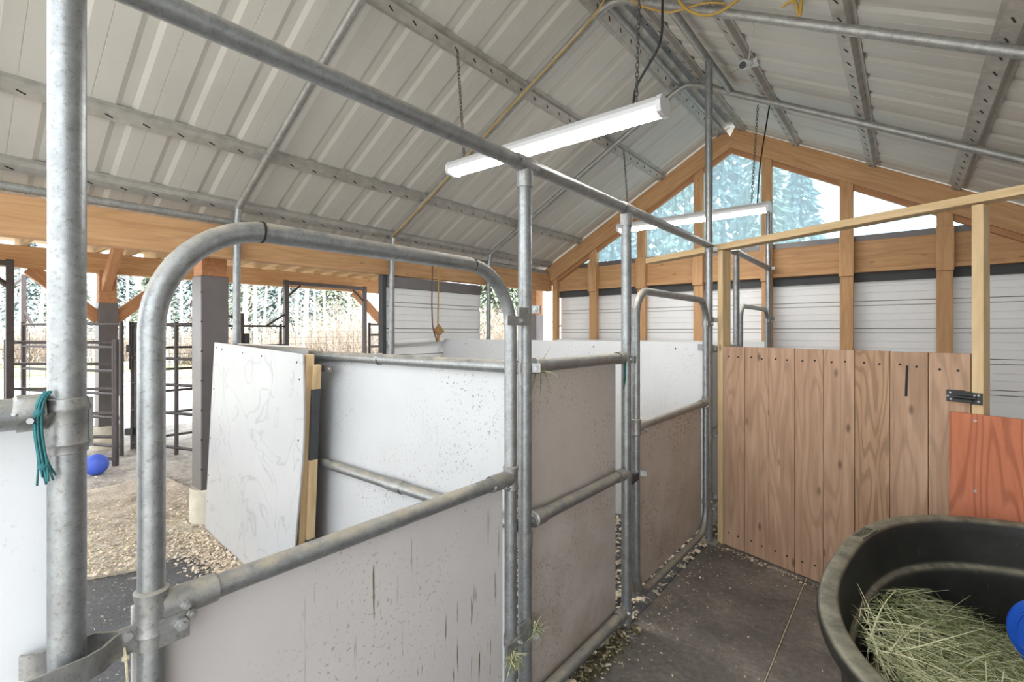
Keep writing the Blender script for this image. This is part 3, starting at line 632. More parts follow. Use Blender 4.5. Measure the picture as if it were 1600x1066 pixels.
for q, s in ((.04,.975), (.12,.97), (.4,.968), (.62,.968), (.95,.965), (.03,.76), (.02,.5), (.02,.3), (.025,.16), (.965,.66), (.97,.9)):
    left = BL + Vector((.209*s, -.013*s, 1.298*s)); right = Vector((-2.335, 1.172, .03)) + Vector((.105*s, -.006*s, 1.262*s)); p = left*(1-q)+right*q + nn*(.020*math.sin(PI*q)*math.sin(PI*s) + .012*math.sin(2*PI*s+.5)*q)
    pin(sk, p, nn, .006)
R0 = Vector((-2.335, 1.172, .03)); R1 = Vector((-2.230, 1.166, 1.292))
o = lumber('frame_stile', R0 + Vector((-.040, .044, 0)), R1 + Vector((-.040, .044, -.004)), .034, .046, M['fir_pale'], up=(0,1,0), parent=t)
for s0, s1, mt, nm_ in ((.58, .86, 'rubber_strip', 'rubber_pad'), (.86, .955, 'fir_pale', 'wood_block'), (.26, .58, 'fir_pale', 'wood_block'), (0.0, .26, 'rubber_strip', 'rubber_pad')):
    a_ = R0 + (R1-R0)*s0 + Vector((-.022, .076, 0)); c_ = R0 + (R1-R0)*s1 + Vector((-.022, .076, 0))
    o = lumber(nm_, a_, c_, .030, .044, M[mt], up=(0,1,0), parent=t)
obj('top_rail', MB().obox((-2.93, 1.262, 1.315), u, (0,1,0), (.9,0,-.03), 1.30, .045, .03), M['ply_edge'], t, (-2.93, 1.24, 1.3), bevel=.002)
obj('back_sheet', MB().obox((-2.88, 1.295, 1.26), u, (0,1,0), (0,0,1), 1.0, .010, .125), M['board_back'], t, (-2.9, 1.28, 1.2))
b = MB(); b.obox((-2.262, 1.290, 1.215), (1,-.02,0), (0,1,0), (0,0,1), .15, .008, .036); b.obox((-2.212, 1.2855, 1.215), (1,-.02,0), (0,1,0), (0,0,1), .022, .003, .009, 1); obj('strap_tab', b, [M['wrap'], M['board_inner']], t, (-2.16, 1.225, 1.235), bevel=.002)

# ------------------------------------------------------------------ timber frame, plank gate, red plywood
WU = Vector((.948, -.318, 0)); WN = Vector((-.318, -.948, 0)); WP = Vector((-.93, 3.34, 0))
def WS(s, d, z): return WP + WU*s + WN*d + Vector((0, 0, z))
tag(lumber('header_timber', WS(-.66, -.04, 1.944), WS(1.75, -.04, 1.999), .089, .040, M['fir_pale']), 'pale timber header spanning above the plank gate, its end poking past the tallest post', 'header')
s0 = tag(lumber('timber_stud', WS(-.022, -.0445, 0), WS(-.022, -.0445, 1.936), .089, .038, M['fir_pale'], up=WU), 'pale timber stud at the left of the plank gate', 'stud', 'studs of the plank gate frame')
s1 = tag(lumber('timber_stud', WS(1.240, -.0445, 0), WS(1.240, -.0445, 1.960), .089, .040, M['fir_pale'], up=WU), 'pale timber stud at the right of the plank gate, behind the red plywood', 'stud', 'studs of the plank gate frame')
t = empty('plank_gate', WS(.6, 0, 0), 'gate of eight upright weathered planks between two timber studs', 'gate')
pe = [.0, .149, .304, .456, .609, .761, .916, 1.067, 1.217]
for i in range(8):
    a, c = pe[i]+.0012, pe[i+1]-.0012; zt = 1.300 + .001*(i % 3)
    o = lumber('plank', WS((a+c)/2, -.0125 - .002*(i % 2), .006), WS((a+c)/2, -.0125 - .002*(i % 2), zt), .024, c-a, M['plank_grain'] if i == 5 else M['plank'], up=WU, parent=t, bevel=.0025)
    for ds in (.28, .72):
        s = a + (c-a)*ds
        for z in ((1.235, .09) if i < 7 else (1.225,)): pin(o, WS(s, .0003 - .002*(i % 2), z + .004*math.sin(i*5+ds*9)), WN)
for z in (.15, .65, 1.20): lumber('batten', WS(.02, -.045, z), WS(1.2, -.045, z), .036, .085, M['fir_pale'], parent=t)
q = WS(.985, .0005, 1.19); k = MB()
k.obox(q - Vector((0,0,.03)), WU, WN, Vector((.03,0,1)), .010, .002, .15); obj('bark_split', k, M['slot'], t, q)
# black slide latch
k = MB(); zz = 1.105; 
k.obox(WS(1.167, .004, zz+.004), WU, WN, (0,0,1), .062, .008, .052); k.obox(WS(1.238, .004, zz-.002), WU, WN, (0,0,1), .040, .008, .052)
k.obox(WS(1.197, .0045, zz+.002), WU, WN, (0,0,1), .05, .009, .05)
lb = obj('latch', k, M['black_metal'], t, WS(1.2, 0, zz), bevel=.0015)
k = MB(); k.tube([WS(1.165, .016, zz+.002), WS(1.24, .016, zz-.001)], .007, 10); k.obox(WS(1.197, .019, zz+.016), WU, WN, (0,0,1), .062, .012, .008); k.obox(WS(1.197, .019, zz-.014), WU, WN, (0,0,1), .062, .012, .008)
obj('slide_bolt', k, M['black_metal'], lb, WS(1.2, .016, zz))
for s, z in ((1.150, .018), (1.142, .002), (1.152, -.012), (1.246, .014), (1.246, -.014), (1.232, .012)): pin(lb, WS(s, .0095, zz+z), WN, .0042, .003, M['bolt'])
pl = lumber('red_plywood', WS(1.56, .012, .0), WS(1.56, .012, 1.036), .016, .82, M['ply_red'], up=WU, bevel=.001); tag(pl, 'red-stained plywood sheet fixed over the right stud behind the stock tank', 'plywood')
for s, z in ((1.238, 1.008), (1.238, .70)): pin(pl, WS(s, .0215, z), WN, .0055, .003, M['bolt'])

# ------------------------------------------------------------------ stock tank with hay
TX, TY, TA, TB, TR, TN, TZ = .550, 1.865, .742, .85, -.095, 2.6, .66
def tank_pt(a, s, z, ins=0):
    ct, st = math.cos(a), math.sin(a); e = 2/TN
    U = (TA*s-ins)*math.copysign(abs(ct)**e, ct); V = (TB*s-ins)*math.copysign(abs(st)**e, st)
    return (TX + U*math.cos(TR) - V*math.sin(TR), TY + U*math.sin(TR) + V*math.cos(TR), z)
rings = [(.84,.0,0),(.87,.012,0),(.885,.20,0),(.905,.215,0),(.93,.50,0),(.955,TZ-.06,0),(.965,TZ-.048,0),(.988,TZ-.046,0),(.997,TZ-.038,0),(1.0,TZ-.022,0),(.998,TZ-.008,0),(.990,TZ-.001,0),(.982,TZ,0),
         (.945,TZ-.001,0),(.936,TZ-.004,0),(.930,TZ-.014,0),(.926,TZ-.05,0),(.912,.510,0),(.909,.500,0),(.904,.495,0),(.892,.492,0),(.885,.486,0),(.880,.470,0),(.84,.20,0),(.83,.06,0),(.81,.035,0)]
n = 112; vs = []
for s, z, _ in rings: vs += [tank_pt(2*PI*k/n, s, z) for k in range(n)]
fs = [(i*n+k, i*n+(k+1)%n, (i+1)*n+(k+1)%n, (i+1)*n+k) for i in range(len(rings)-1) for k in range(n)]
fs += [tuple(reversed(range(n))), tuple(range((len(rings)-1)*n, len(rings)*n))]
b = MB(); b.add(vs, fs)
tank = tag(obj('stock_tank', b, M['tank'], None, (TX, TY, 0), angle=50), 'large black rounded stock tank holding hay, in front of the plank gate', 'stock tank')
# raised worn lettering on the rim
def rim_frame(a):
    p = Vector(tank_pt(a, .963, TZ)); q = Vector(tank_pt(a-.01, .963, TZ)); d = (q-p).normalized(); return p, d
cu = bpy.data.curves.new('rim_lettering', 'FONT'); cu.body = 'VN86M'; cu.size = .036; cu.extrude = .0012; cu.align_x = 'CENTER'; cu.align_y = 'CENTER'; cu.space_character = 1.05
to = bpy.data.objects.new('rim_lettering', cu); C.objects.link(to); me = bpy.data.meshes.new_from_object(to.evaluated_get(bpy.context.evaluated_depsgraph_get())); bpy.data.objects.remove(to)
p, d = rim_frame(PI - .235); 
lo = bpy.data.objects.new('rim_lettering', me); C.objects.link(lo); me.materials.clear(); me.materials.append(M['tank']); lo.parent = tank
lo.location = p + Vector((0,0,.0016)) - Vector((TX, TY, 0)); lo.rotation_euler = (0, 0, math.atan2(d.y, d.x)); lo['label'] = 'raised worn lettering on the rim'
k = MB(); 
s_ = Vector((d.y, -d.x, 0)); k.obox(p + s_*.021 + Vector((0,0,.001)), d, s_, (0,0,1), .13, .004, .003); obj('rim_bar', k, M['tank'], tank, p)

def hay_h(x, y):
    lx = (x-TX)*math.cos(TR) + (y-TY)*math.sin(TR); ly = -(x-TX)*math.sin(TR) + (y-TY)*math.cos(TR)
    h = .455 + .035*math.sin(lx*5+1) + .03*math.sin(ly*7+lx*3) - .17*max(0, ly/.5) + .45*max(0, (-lx-.32)) + .10*max(0, -ly-.1)
    return h
b = MB(); vs = []; nr = 12; na = 56
for i in range(nr+1):
    for k in range(na):
        x, y, _ = tank_pt(2*PI*k/na, .845*i/nr if i else .001, 0); vs.append((x, y, min(hay_h(x, y), .52) - .045 + .02*rnd.random() - (.07 if i == nr else .03 if i == nr-1 else 0)))
b.add(vs, [(i*na+k, (i+1)*na+k, (i+1)*na+(k+1)%na, i*na+(k+1)%na) for i in range(nr) for k in range(na)])
tag(obj('hay_bed', b, M['hay_base']), 'dense bed of green hay filling the black stock tank', 'hay', None, 'stuff')
def blade(b, p, d, L, w, droop, r, m):
    p = Vector(p); d = Vector(d).normalized(); side = d.cross(Vector((0,0,1)));
    side = side.normalized() if side.length > 1e-3 else Vector((1,0,0)); seg = 4; vs = []; q = Vector(p)
    bend = Vector((r.gauss(0,1), r.gauss(0,1), 0))*.10
    for i in range(seg+1):
        ww = w*(1-.75*(i/seg)); vs += [q - side*ww/2, q + side*ww/2, q + Vector((0,0,ww*.4))]
        dd = (d + bend*(i/seg) + Vector((0,0,-droop*(i/seg)))).normalized(); q = q + dd*(L/seg)
    fs = []
    for i in range(seg):
        a = 3*i; fs += [(a, a+3, a+5, a+2), (a+2, a+5, a+4, a+1)]
    b.add(vs, fs, m)
r = random.Random(21); b = MB(); cnt = 0
while cnt < 11000:
    a = r.uniform(0, 2*PI); s = .875*math.sqrt(r.random()); x, y, _ = tank_pt(a, s, 0)
    if x > 1.0: continue
    z = hay_h(x, y) - .015 + .03*r.random(); near = (y < 1.75)
    ang = r.gauss(-.75 if near else -.35, .75) + (PI if r.random() < .5 else 0)
    d = (math.cos(ang), math.sin(ang), r.gauss(.10, .22) if r.random() < .93 else r.uniform(.4, 1.0))
    L = (r.uniform(.05, .15) if not near else r.uniform(.06, .24)); pale = r.random() < (.62 if near else .25)
    b_m = (1 if pale else 0); 
    e = Vector((x, y, 0)) + Vector(d)*L; lx = ((e.x-TX)*math.cos(TR)+(e.y-TY)*math.sin(TR))/TA; ly = (-(e.x-TX)*math.sin(TR)+(e.y-TY)*math.cos(TR))/TB
    if abs(lx)**TN + abs(ly)**TN > (.90 if z > .50 else .85)**TN: continue
    blade(b, (x, y, z), d, L, r.uniform(.0020, .0050), r.uniform(.1, .6), r, b_m); cnt += 1
tag(obj('hay_blades', b, [M['hay_green'], M['hay_pale']], smooth=False), 'tangle of loose green and pale hay stalks on top of the tank hay', 'hay', None, 'stuff')
b = MB(); 
for px, py, dx, dy, L, zz_ in ((.10,2.12,-.35,.75,.24,.34), (.13,2.16,.05,.9,.22,.34), (.16,2.10,.25,.8,.20,.35), (.02,2.0,-.5,.6,.2,.33), (-.02,1.6,-.25,.9,.2,.36), (.18,2.2,.5,.5,.16,.33), (-.03,1.75,-.1,.6,.22,.36), (.05,2.15,-.8,.5,.18,.36), (.22,2.1,.7,.7,.16,.36)):
    for k in range(3): blade(b, (px+r.gauss(0,.02), py+r.gauss(0,.02), zz_+.02), (dx+r.gauss(0,.25), dy*.3+r.gauss(0,.2), .6), L*.7*r.uniform(.5,1), .0035, .9, r, r.randrange(2))
tag(obj('hay_stalks', b, [M['hay_green'], M['hay_pale']], smooth=False), 'tall hay stalks sticking up at the far end of the tank', 'hay', None, 'stuff')

# blue bucket lying in the hay
bc = Vector((.330, 2.06, .505)); bdv = Vector((-.50, -.80, .12)).normalized(); e1 = bdv.cross(Vector((0,0,1))).normalized(); e2 = e1.cross(bdv)
prof = [(.0,.0),(.078,.0),(.080,.004),(.084,.004),(.086,-.0),(.104,-.002),(.110,-.008),(.112,-.016),(.118,-.10),(.126,-.21),(.134,-.212),(.134,-.226),(.122,-.226),(.118,-.20),(.106,-.02),(.0,-.018)]
n = 48; vs = []
for rr, ax_ in prof: vs += [bc + bdv*ax_ + (e1*math.cos(2*PI*k/n) + e2*math.sin(2*PI*k/n))*max(rr, .0005) for k in range(n)]
b = MB(); b.add(vs, [(i*n+k, i*n+(k+1)%n, (i+1)*n+(k+1)%n, (i+1)*n+k) for i in range(len(prof)-1) for k in range(n)])
tag(obj('blue_bucket', b, M['blue'], None, bc, angle=30), 'blue plastic bucket lying on the hay, its round base facing out', 'bucket')

# ------------------------------------------------------------------ shop lights, chains, cords
def shop_light(x0, x1, y, z, label):
    t = empty('shop_light', ((x0+x1)/2, y, z), label, 'light', 'hanging LED shop lights')
    body = [(-.040,.0),(-.052,.012),(-.054,.030),(-.036,.056),(.036,.056),(.054,.030),(.052,.012),(.040,.0)]
    obj('housing', MB().prism([(x0+.02, y+a, z+c) for a, c in body], (x1-x0-.04, 0, 0)), M['white_paint'], t, ((x0+x1)/2, y, z), angle=30)
    dif = [(-.040,.001)] + [(.046*math.sin(a), -.024*math.cos(a)+.004) for a in [(-1.25+2.5*i/8) for i in range(9)]] + [(.040,.001)]
    obj('diffuser', MB().prism([(x0+.022, y+a, z+c) for a, c in dif], (x1-x0-.044, 0, 0)), M['led'], t, ((x0+x1)/2, y, z), angle=50)
    cap = [(-.046,-.014),(-.055,.010),(-.056,.032),(-.038,.059),(.038,.059),(.056,.032),(.055,.010),(.046,-.014),(.0,-.023)]
    for xx in (x0, x1-.022): obj('end_cap', MB().prism([(xx, y+a, z+c) for a, c in cap], (.022, 0, 0)), M['white_paint'], t, (xx, y, z), angle=30)
    for xx in (x0+.10, x1-.13): obj('hook', MB().tube([(xx-.012, y, z+.055), (xx-.01, y, z+.075), (xx, y, z+.082), (xx+.01, y, z+.075), (xx+.012, y, z+.055)], .002, 6), M['hook'], t, (xx, y, z+.06))
shop_light(-2.085, -.790, 2.0, 2.335, 'lit white shop light hanging nearer, above the gate hinge post')
shop_light(-2.060, -.800, 4.1, 2.330, 'lit white shop light hanging farther away, in front of the gable windows')
def chain(p0, p1, label, r=.0024, lk=.028):
    p0, p1 = Vector(p0), Vector(p1); d = p1-p0; L = d.length; d.normalize(); n = int(L/(lk*.74)); b = MB()
    a = d.cross(Vector((0,1,.1))).normalized(); c = d.cross(a)
    for i in range(n):
        q = p0 + d*(L*(i+.5)/n); s = a if i % 2 else c
        b.tube([q + d*(math.cos(t)*lk*.5) + s*(math.sin(t)*lk*.27) for t in [2*PI*j/8 for j in range(8)]], r, 5, closed=True)
    return tag(obj('light_chain', b, M['chain'], None, p0, angle=180), label, 'chain', 'chains the shop lights hang from')
chain((-2.04, 2.0, 3.05), (-1.985, 2.0, 2.415), 'chain holding the left end of the nearer shop light')
chain((-.90, 2.0, 3.15), (-.92, 2.0, 2.415), 'chain holding the right end of the nearer shop light')
chain((-2.01, 4.1, 3.06), (-1.96, 4.1, 2.41), 'chain holding the left end of the farther shop light')
chain((-.86, 3.98, 3.10), (-.93, 4.1, 2.41), 'chain holding the right end of the farther shop light')
def smooth_path(P, n=8):
    P = [Vector(p) for p in P]; out = []
    for i in range(len(P)-1):
        a, b_, c, d = P[max(i-1,0)], P[i], P[i+1], P[min(i+2, len(P)-1)]
        for k in range(n):
            t = k/n; out.append(.5*((2*b_) + (c-a)*t + (2*a-5*b_+4*c-d)*t*t + (3*b_-a-3*c+d)*t**3))
    return out + [P[-1]]
def cord(name, P, r, mat, label, cat='cord', parent=None):
    o = obj(name, MB().tube(smooth_path(P), r, 8), mat, parent, P[0], angle=180); return tag(o, label, cat) if label else o
cord('power_cord', [(-.79, 2.0, 3.12), (-.802, 2.0, 2.81), (-.805, 2.0, 2.675), (-.83, 2.0, 2.60), (-.90, 2.0, 2.51), (-.927, 2.0, 2.46), (-.935, 2.0, 2.40)], .0055, M['black_cable'], 'thick black power cord dropping to the right end of the nearer shop light')
cord('power_cord', [(-.80, 4.08, 3.12), (-.845, 4.08, 2.83), (-.87, 4.09, 2.65), (-.885, 4.1, 2.46), (-.89, 4.1, 2.39)], .0055, M['black_cable'], 'black power cord dropping to the right end of the farther shop light')
yr = 2.595
zt = lambda x: ZT - SL*abs(x-RX) - .03
ext = cord('extension_cord', [(-3.14, 3.19+.0, 1.42)] and [(-3.44, yr, zt(-3.44)), (-2.9, yr, zt(-2.9)-.012), (-2.2, yr-.004, zt(-2.2)), (-1.62, yr, zt(-1.62)-.006), (-1.43, yr-.02, zt(-1.43)-.01), (-1.32, yr-.035, zt(-1.32)+.045), (-1.15, yr-.03, zt(-1.15)-.02), (-1.0, yr-.03, 3.13), (-.93, yr-.035, 3.11), (-.80, yr-.035, 3.09), (-.70, yr-.03, zt(-.70)+.05)], .0055, M['yellow'], 'yellow extension cord strung along the roof frame past the ridge', 'extension cord')
cord('cord_loop', [(-.95, yr-.03, 3.20), (-.925, yr-.04, 3.14), (-.87, yr-.045, 3.07), (-.79, yr-.045, 3.018), (-.72, yr-.045, 3.01), (-.66, yr-.04, 3.03), (-.615, yr-.03, 3.06), (-.60, yr-.03, 3.10)], .0075, M['yellow'], None, parent=ext)
cord('cord_end', [(-.45, yr-.02, 2.93), (-.42, yr-.03, 2.935), (-.395, yr-.035, 2.92), (-.385, yr-.035, 2.87), (-.376, yr-.035, 2.855), (-.371, yr-.035, 2.92), (-.372, yr-.03, 2.98)], .007, M['yellow'], None, parent=ext)
cord('cord_drop', [(-3.44, yr, zt(-3.44)), (-3.48, 2.66, 2.20), (-3.485, 2.72, 2.135), (-3.49, 2.78, 2.13), (-3.50, 2.84, 2.18)], .005, M['yellow'], None, parent=ext)
pg = cord('hanging_cord', [(-3.5, 3.177, 2.13), (-3.5, 3.178, 2.0), (-3.5, 3.174, 1.7), (-3.5, 3.170, 1.46)], .007, M['yellow'], 'yellow cord hanging with a plug over the left siding', 'cord')
b = MB(); c0 = Vector((-3.49, 3.172, 1.405))
vs = [c0+Vector((0,0,.07)), c0+Vector((.02,.055,-.005)), c0+Vector((.02,.0,-.03)), c0+Vector((.02,-.055,-.005)), c0+Vector((-.03,.05,0)), c0+Vector((-.03,-.05,0)), c0+Vector((0,0,-.055))]
b.add(vs, [(0,3,2),(0,2,1),(0,1,4),(0,4,5),(0,5,3),(6,2,3),(6,1,2),(6,4,1),(6,5,4),(6,3,5)]); b.tube([c0+Vector((0,-.005,-.04)), c0+Vector((0,-.012,-.10))], .014, 10)
obj('triple_plug', b, M['tan_plug'], pg, c0, smooth=False)
cord('hanging_cord', [(-3.5, 3.095, 2.11), (-3.5, 3.10, 1.95), (-3.5, 3.093, 1.7), (-3.5, 3.10, 1.5), (-3.5, 3.112, 1.42), (-3.495, 3.155, 1.30)], .006, M['brown_cable'], 'thin brown cord hanging left of the yellow one over the siding', 'cord')
# small white device on the purlin with its string
dv = empty('motion_sensor', (-.79, 3.33, 3.10), 'small white device with a round dark eye fixed to a right slope purlin', 'sensor')
b = MB(); b.sphere((-.79, 3.33, 3.105), .042, 16, 10, 0, (1,1,.75)); b.obox((-.76, 3.36, 3.115), (1,0,0), (0,1,0), (0,0,1), .07, .06, .035); obj('body', b, M['white_paint'], dv, (-.79, 3.33, 3.1))
vd = (Vector((0,0,1.4)) - Vector((-.80, 3.32, 3.10))).normalized(); q = Vector((-.805, 3.32, 3.098)); obj('eye', MB().tube([q+vd*.02, q+vd*.042], .021, 16), M['rubber_strip'], dv, q)
cord('string', [(-.60, 2.62, 2.99), (-.615, 2.75, 2.985), (-.655, 2.9, 3.02), (-.70, 3.05, 3.04), (-.735, 3.18, 3.06), (-.765, 3.29, 3.105)], .0028, M['string'], 'thin white string leading down to the small white device', 'string')
cord('antenna_wire', [(-.80, 3.30, 3.08), (-.86, 3.26, 3.04)], .0012, M['black_cable'], None, parent=dv)

# ------------------------------------------------------------------ twine and tufts
b = MB()
for k in range(9):
    o_ = Vector((.003*math.sin(k*2.1), .0035*math.cos(k*1.7), 0)); pr_ = XS+.026
    b.tube(smooth_path([Vector((pr_-.006, .124, 1.310))+o_, Vector((pr_, .116, 1.298))+o_, Vector((pr_+.001, .112, 1.276))+o_*1.2, Vector((pr_+.001, .113, 1.245))+o_*1.2, Vector((pr_+.001, .117, 1.21))+o_*1.3, Vector((pr_+.001+.003*math.sin(k*3), .121+.004*math.cos(k*5), 1.184-.006*(k%3)))+o_*1.8], 4), .0015, 5)
b.sphere((pr_+.001, .113, 1.280), .0065, 10, 8); b.sphere((pr_+.002, .117, 1.200), .006, 10, 8, 0, (1,1,.9))
tag(obj('twine', b, M['teal'], None, (XS, .11, 1.3), angle=180), 'frayed teal baling twine knotted on the nearest post', 'twine')
b = MB()
for k in range(4): b.tube([(XS+.02, 2.055-.004*k, 1.258), (XS+.022, 2.048-.005*k, 1.22), (XS+.02, 2.05-.006*k, 1.17-.012*k)], .002, 5)
tag(obj('twine', b, M['green_twine'], None, (XS, 2.05, 1.25), angle=180), 'scrap of dark green twine on the upper rail end by the middle post', 'twine')
def tuft(c, n, L, label, seed, mats=('hay_green','hay_pale')):
    r = random.Random(seed); b = MB()
    for i in range(n): blade(b, Vector(c)+Vector((r.gauss(0,.008), r.gauss(0,.010), r.gauss(0,.010))), (r.gauss(.5,.5), r.gauss(0,.7), r.gauss(-.1,.6)), L*r.uniform(.5,1.2), .004, .6, r, r.randrange(2))
    return tag(obj('hay_tuft', b, [M[m_] for m_ in mats], None, c, smooth=False), label, 'hay')
tuft((XS+.02, 1.225, .335), 110, .045, 'green hay tuft caught on the lower hinge of the nearest gate', 31)
tuft((XS+.025, 1.345, .375), 60, .05, 'dry hay tuft caught in the lower clamp of the hinge post', 32)
tuft((XS+.02, 1.385, 1.262), 9, .11, 'few long hay wisps on the near end of the upper rail', 33)

# ------------------------------------------------------------------ lean-to, columns
def column(x, y, w, ztop, zb, zw, label):
    t = empty('wrapped_column', (x, y, 0), label, 'column', 'timber columns in grey wrap')
    obj('timber', MB().box(x-w/2, x+w/2, y-w/2, y+w/2, zb+.01, ztop), M['fir_red'], t, (x, y, zb), bevel=.004)
    g = w/2 + .008; obj('wrap', MB().box(x-g, x+g, y-g, y+g, zb, zw), M['wrap'], t, (x, y, zb), bevel=.006)
    obj('footing', MB().tube([(x, y, -.03), (x, y, zb-.01), (x, y, zb)], [w*.80, w*.78, w*.74], 28), M['concrete'], t, (x, y, 0), angle=30)
    return t
cl = column(-3.965, 1.36, .165, 2.22, .27, 1.80, 'grey wrapped column on a round footing, standing left of the warped panel')
for k in range(7): pin(cl, (-3.873, 1.274, .42+.21*k), (1,0,0), .006, .003, None, 'nail')
column(-3.86, 5.22, .165, 2.2, .3, 1.62, 'grey wrapped column beyond the gable corner')
oc = column(-7.42, 1.43, .165, 2.12, .28, 1.74, 'outer grey wrapped post with timber knee braces, by the corral gate')
oc2 = column(-7.42, 5.45, .165, 2.12, .28, 1.72, 'outer wrapped post mostly hidden behind the left siding')
for t, y, rng in ((oc, 1.43, (-1, 1)), (oc2, 5.45, (-1, 1))):
    for s in rng: lumber('knee_brace', (-7.42, y+s*.07, 1.55), (-7.42, y+s*.66, 2.09), .085, .135, M['fir_red'], parent=t)
    lumber('knee_brace', (-7.36, y-.02, 1.92), (-6.75, y-.02, 2.37), .085, .12, M['fir_red'], parent=t)
tag(lumber('outer_beam', (-7.42, -2.0, 2.205), (-7.42, 7.2, 2.205), .13, .235, M['fir']), 'timber outer beam of the lean-to on knee-braced posts', 'beam')
for i in range(18):
    y = .12 + .305*i
    o = lumber('lean_to_joist', (-8.0, y, 2.395), (-3.66, y, 2.395), .042, .14, M['fir_pale'])
    tag(o, 'timber joist under the lean-to deck, %s from its near end' % ORD[i], 'joist', 'joists of the lean-to roof')
o = obj('lean_to_roof', MB().box(-8.2, -3.70, -2.0, 7.2, 2.468, 2.49), M['deck']); struct(o, 'boarded deck of the lean-to roof', 'roof')

# ------------------------------------------------------------------ corral
CT, ST = math.cos(TH), math.sin(TH)
def ray_xy(px, depth):
    a = (px-800)/756*depth; return (CT*a - ST*depth, ST*a + CT*depth)
def corral_panel(p0, p1, zs, label, r=.021, name='corral_fence', posts=(0,1), extra=None, zb=0, mat='brown_metal'):
    p0, p1 = Vector((*p0, 0)), Vector((*p1, 0)); t = empty(name, p0, label, 'corral panel', 'dark steel corral panels of the paddock')
    for q in posts:
        c = p0 + (p1-p0)*q; obj('upright', MB().tube([c+Vector((0,0,zb)), c+Vector((0,0,zs[0]+.03))], r, 10), M[mat], t, c)
    for z in zs: obj('rail', MB().tube([p0+Vector((0,0,z)), p1+Vector((0,0,z))], r*.8, 10), M[mat], t, p0+Vector((0,0,z)))
    return t
zA = [1.485, 1.22, .95, .69, .42, .10]
cp = corral_panel(ray_xy(190, 5.45), ray_xy(36, 5.9), zA, 'dark corral panel behind, ending at the tall upright left of the nearest gate', posts=(0, 1))
cp = corral_panel(ray_xy(182, 5.05), ray_xy(10, 5.05), [1.285, 1.06, .80, .545, .30, .07], 'dark corral panel in front, its rails crossing behind the nearest post', posts=(0, .02, 1), name='corral_fence')
cp = corral_panel(ray_xy(207, 5.75), ray_xy(345, 5.25), [1.48, 1.09, .79, .47, .08], 'dark corral gate right of the gap, partly hidden by the gate hoop', .022, 'corral_gate', (0, .06, .52, 1))
b = MB(); qx, qy = ray_xy(203, 5.7); b.obox((qx, qy, 1.20), (CT, ST, 0), (-ST, CT, 0), (0,0,1), .05, .05, .09); b.obox((qx, qy, .22), (CT, ST, 0), (-ST, CT, 0), (0,0,1), .09, .05, .08); b.tube([(qx, qy, .95), (qx, qy, 1.52)], .009, 8)
obj('latch', b, M['black_metal'], cp, (qx, qy, 1.2))
cp = corral_panel((-7.14, 1.66), (-7.14, 3.43), [1.475, 1.20, .93, .66, .39, .10], 'long dark corral panel running back to the arch gate frame', .02, posts=(0, .5, .66, .97))
obj('tall_upright', MB().obox((-7.10, 2.82, .82), (0,1,0), (1,0,0), (0,0,1), .055, .05, 1.66), M['brown_metal'], cp, (-7.1, 2.82, 0), bevel=.004); obj('top_bar', MB().tube([(-7.10, 2.3, 1.60), (-7.10, 2.8, 1.60)], .018, 8), M['brown_metal'], cp, (-7.1, 2.5, 1.6)); obj('latch', MB().box(-7.12, -7.05, 2.84, 2.91, 1.2, 1.37), M['black_metal'], cp, (-7.1, 2.87, 1.2), bevel=.004)
cp = corral_panel((-7.14, 4.90), (-7.14, 6.2), [1.52, 1.34, 1.14, .88, .6, .15], 'short dark corral panel seen right of the arch gate frame', .024, posts=(0, .3, 1))
def arch_frame(a, c, z, label):
    a, c = Vector((*a, 0)), Vector((*c, 0)); d = (c-a).normalized(); t = empty('arch_gate_frame', a, label, 'gate frame', 'tall dark arch frames of the corral')
    for p in (a, c): obj('upright', MB().obox(p+Vector((0,0,z/2)), d, (-d.y, d.x, 0), (0,0,1), .06, .06, z), M['brown_metal'], t, p, bevel=.004)
    obj('lintel', MB().obox((a+c)/2+Vector((0,0,z-.04)), d, (-d.y, d.x, 0), (0,0,1), (c-a).length, .055, .055), M['brown_metal'], t, (a+c)/2, bevel=.004)
    for p, s in ((a, 1), (c, -1)): obj('corner_brace', MB().tube([p+d*s*.03+Vector((0,0,z-.24)), p+d*s*.22+Vector((0,0,z-.07))], .015, 8), M['brown_metal'], t, p)
    return t
af = arch_frame((-7.14, 3.458), (-7.14, 4.80), 2.165, 'tall dark arch gate frame standing before the trees, beyond the eave beam')
obj('prop', MB().tube([(-7.14, 3.16, 1.47), (-7.14, 3.45, 1.66)], .015, 8), M['brown_metal'], af, (-7.14, 3.2, 1.5))
lf = arch_frame((-7.14, .60), (-7.14, -.75), 2.14, 'tall dark arch gate frame at the left edge of the paddock')
obj('prop', MB().tube([(-7.14, .58, 1.86), (-7.14, .40, 2.05)], .022, 8), M['brown_metal'], lf, (-7.14, .58, 1.9))
lf2 = arch_frame(ray_xy(37, 7.9), ray_xy(16, 9.5), 2.33, 'second dark arch frame just behind the one at the left edge')
obj('prop', MB().tube([(*ray_xy(37, 7.9), 1.74), (*ray_xy(50, 7.9), 1.52)], .025, 8), M['brown_metal'], lf2, (*ray_xy(37, 7.9), 1.6))
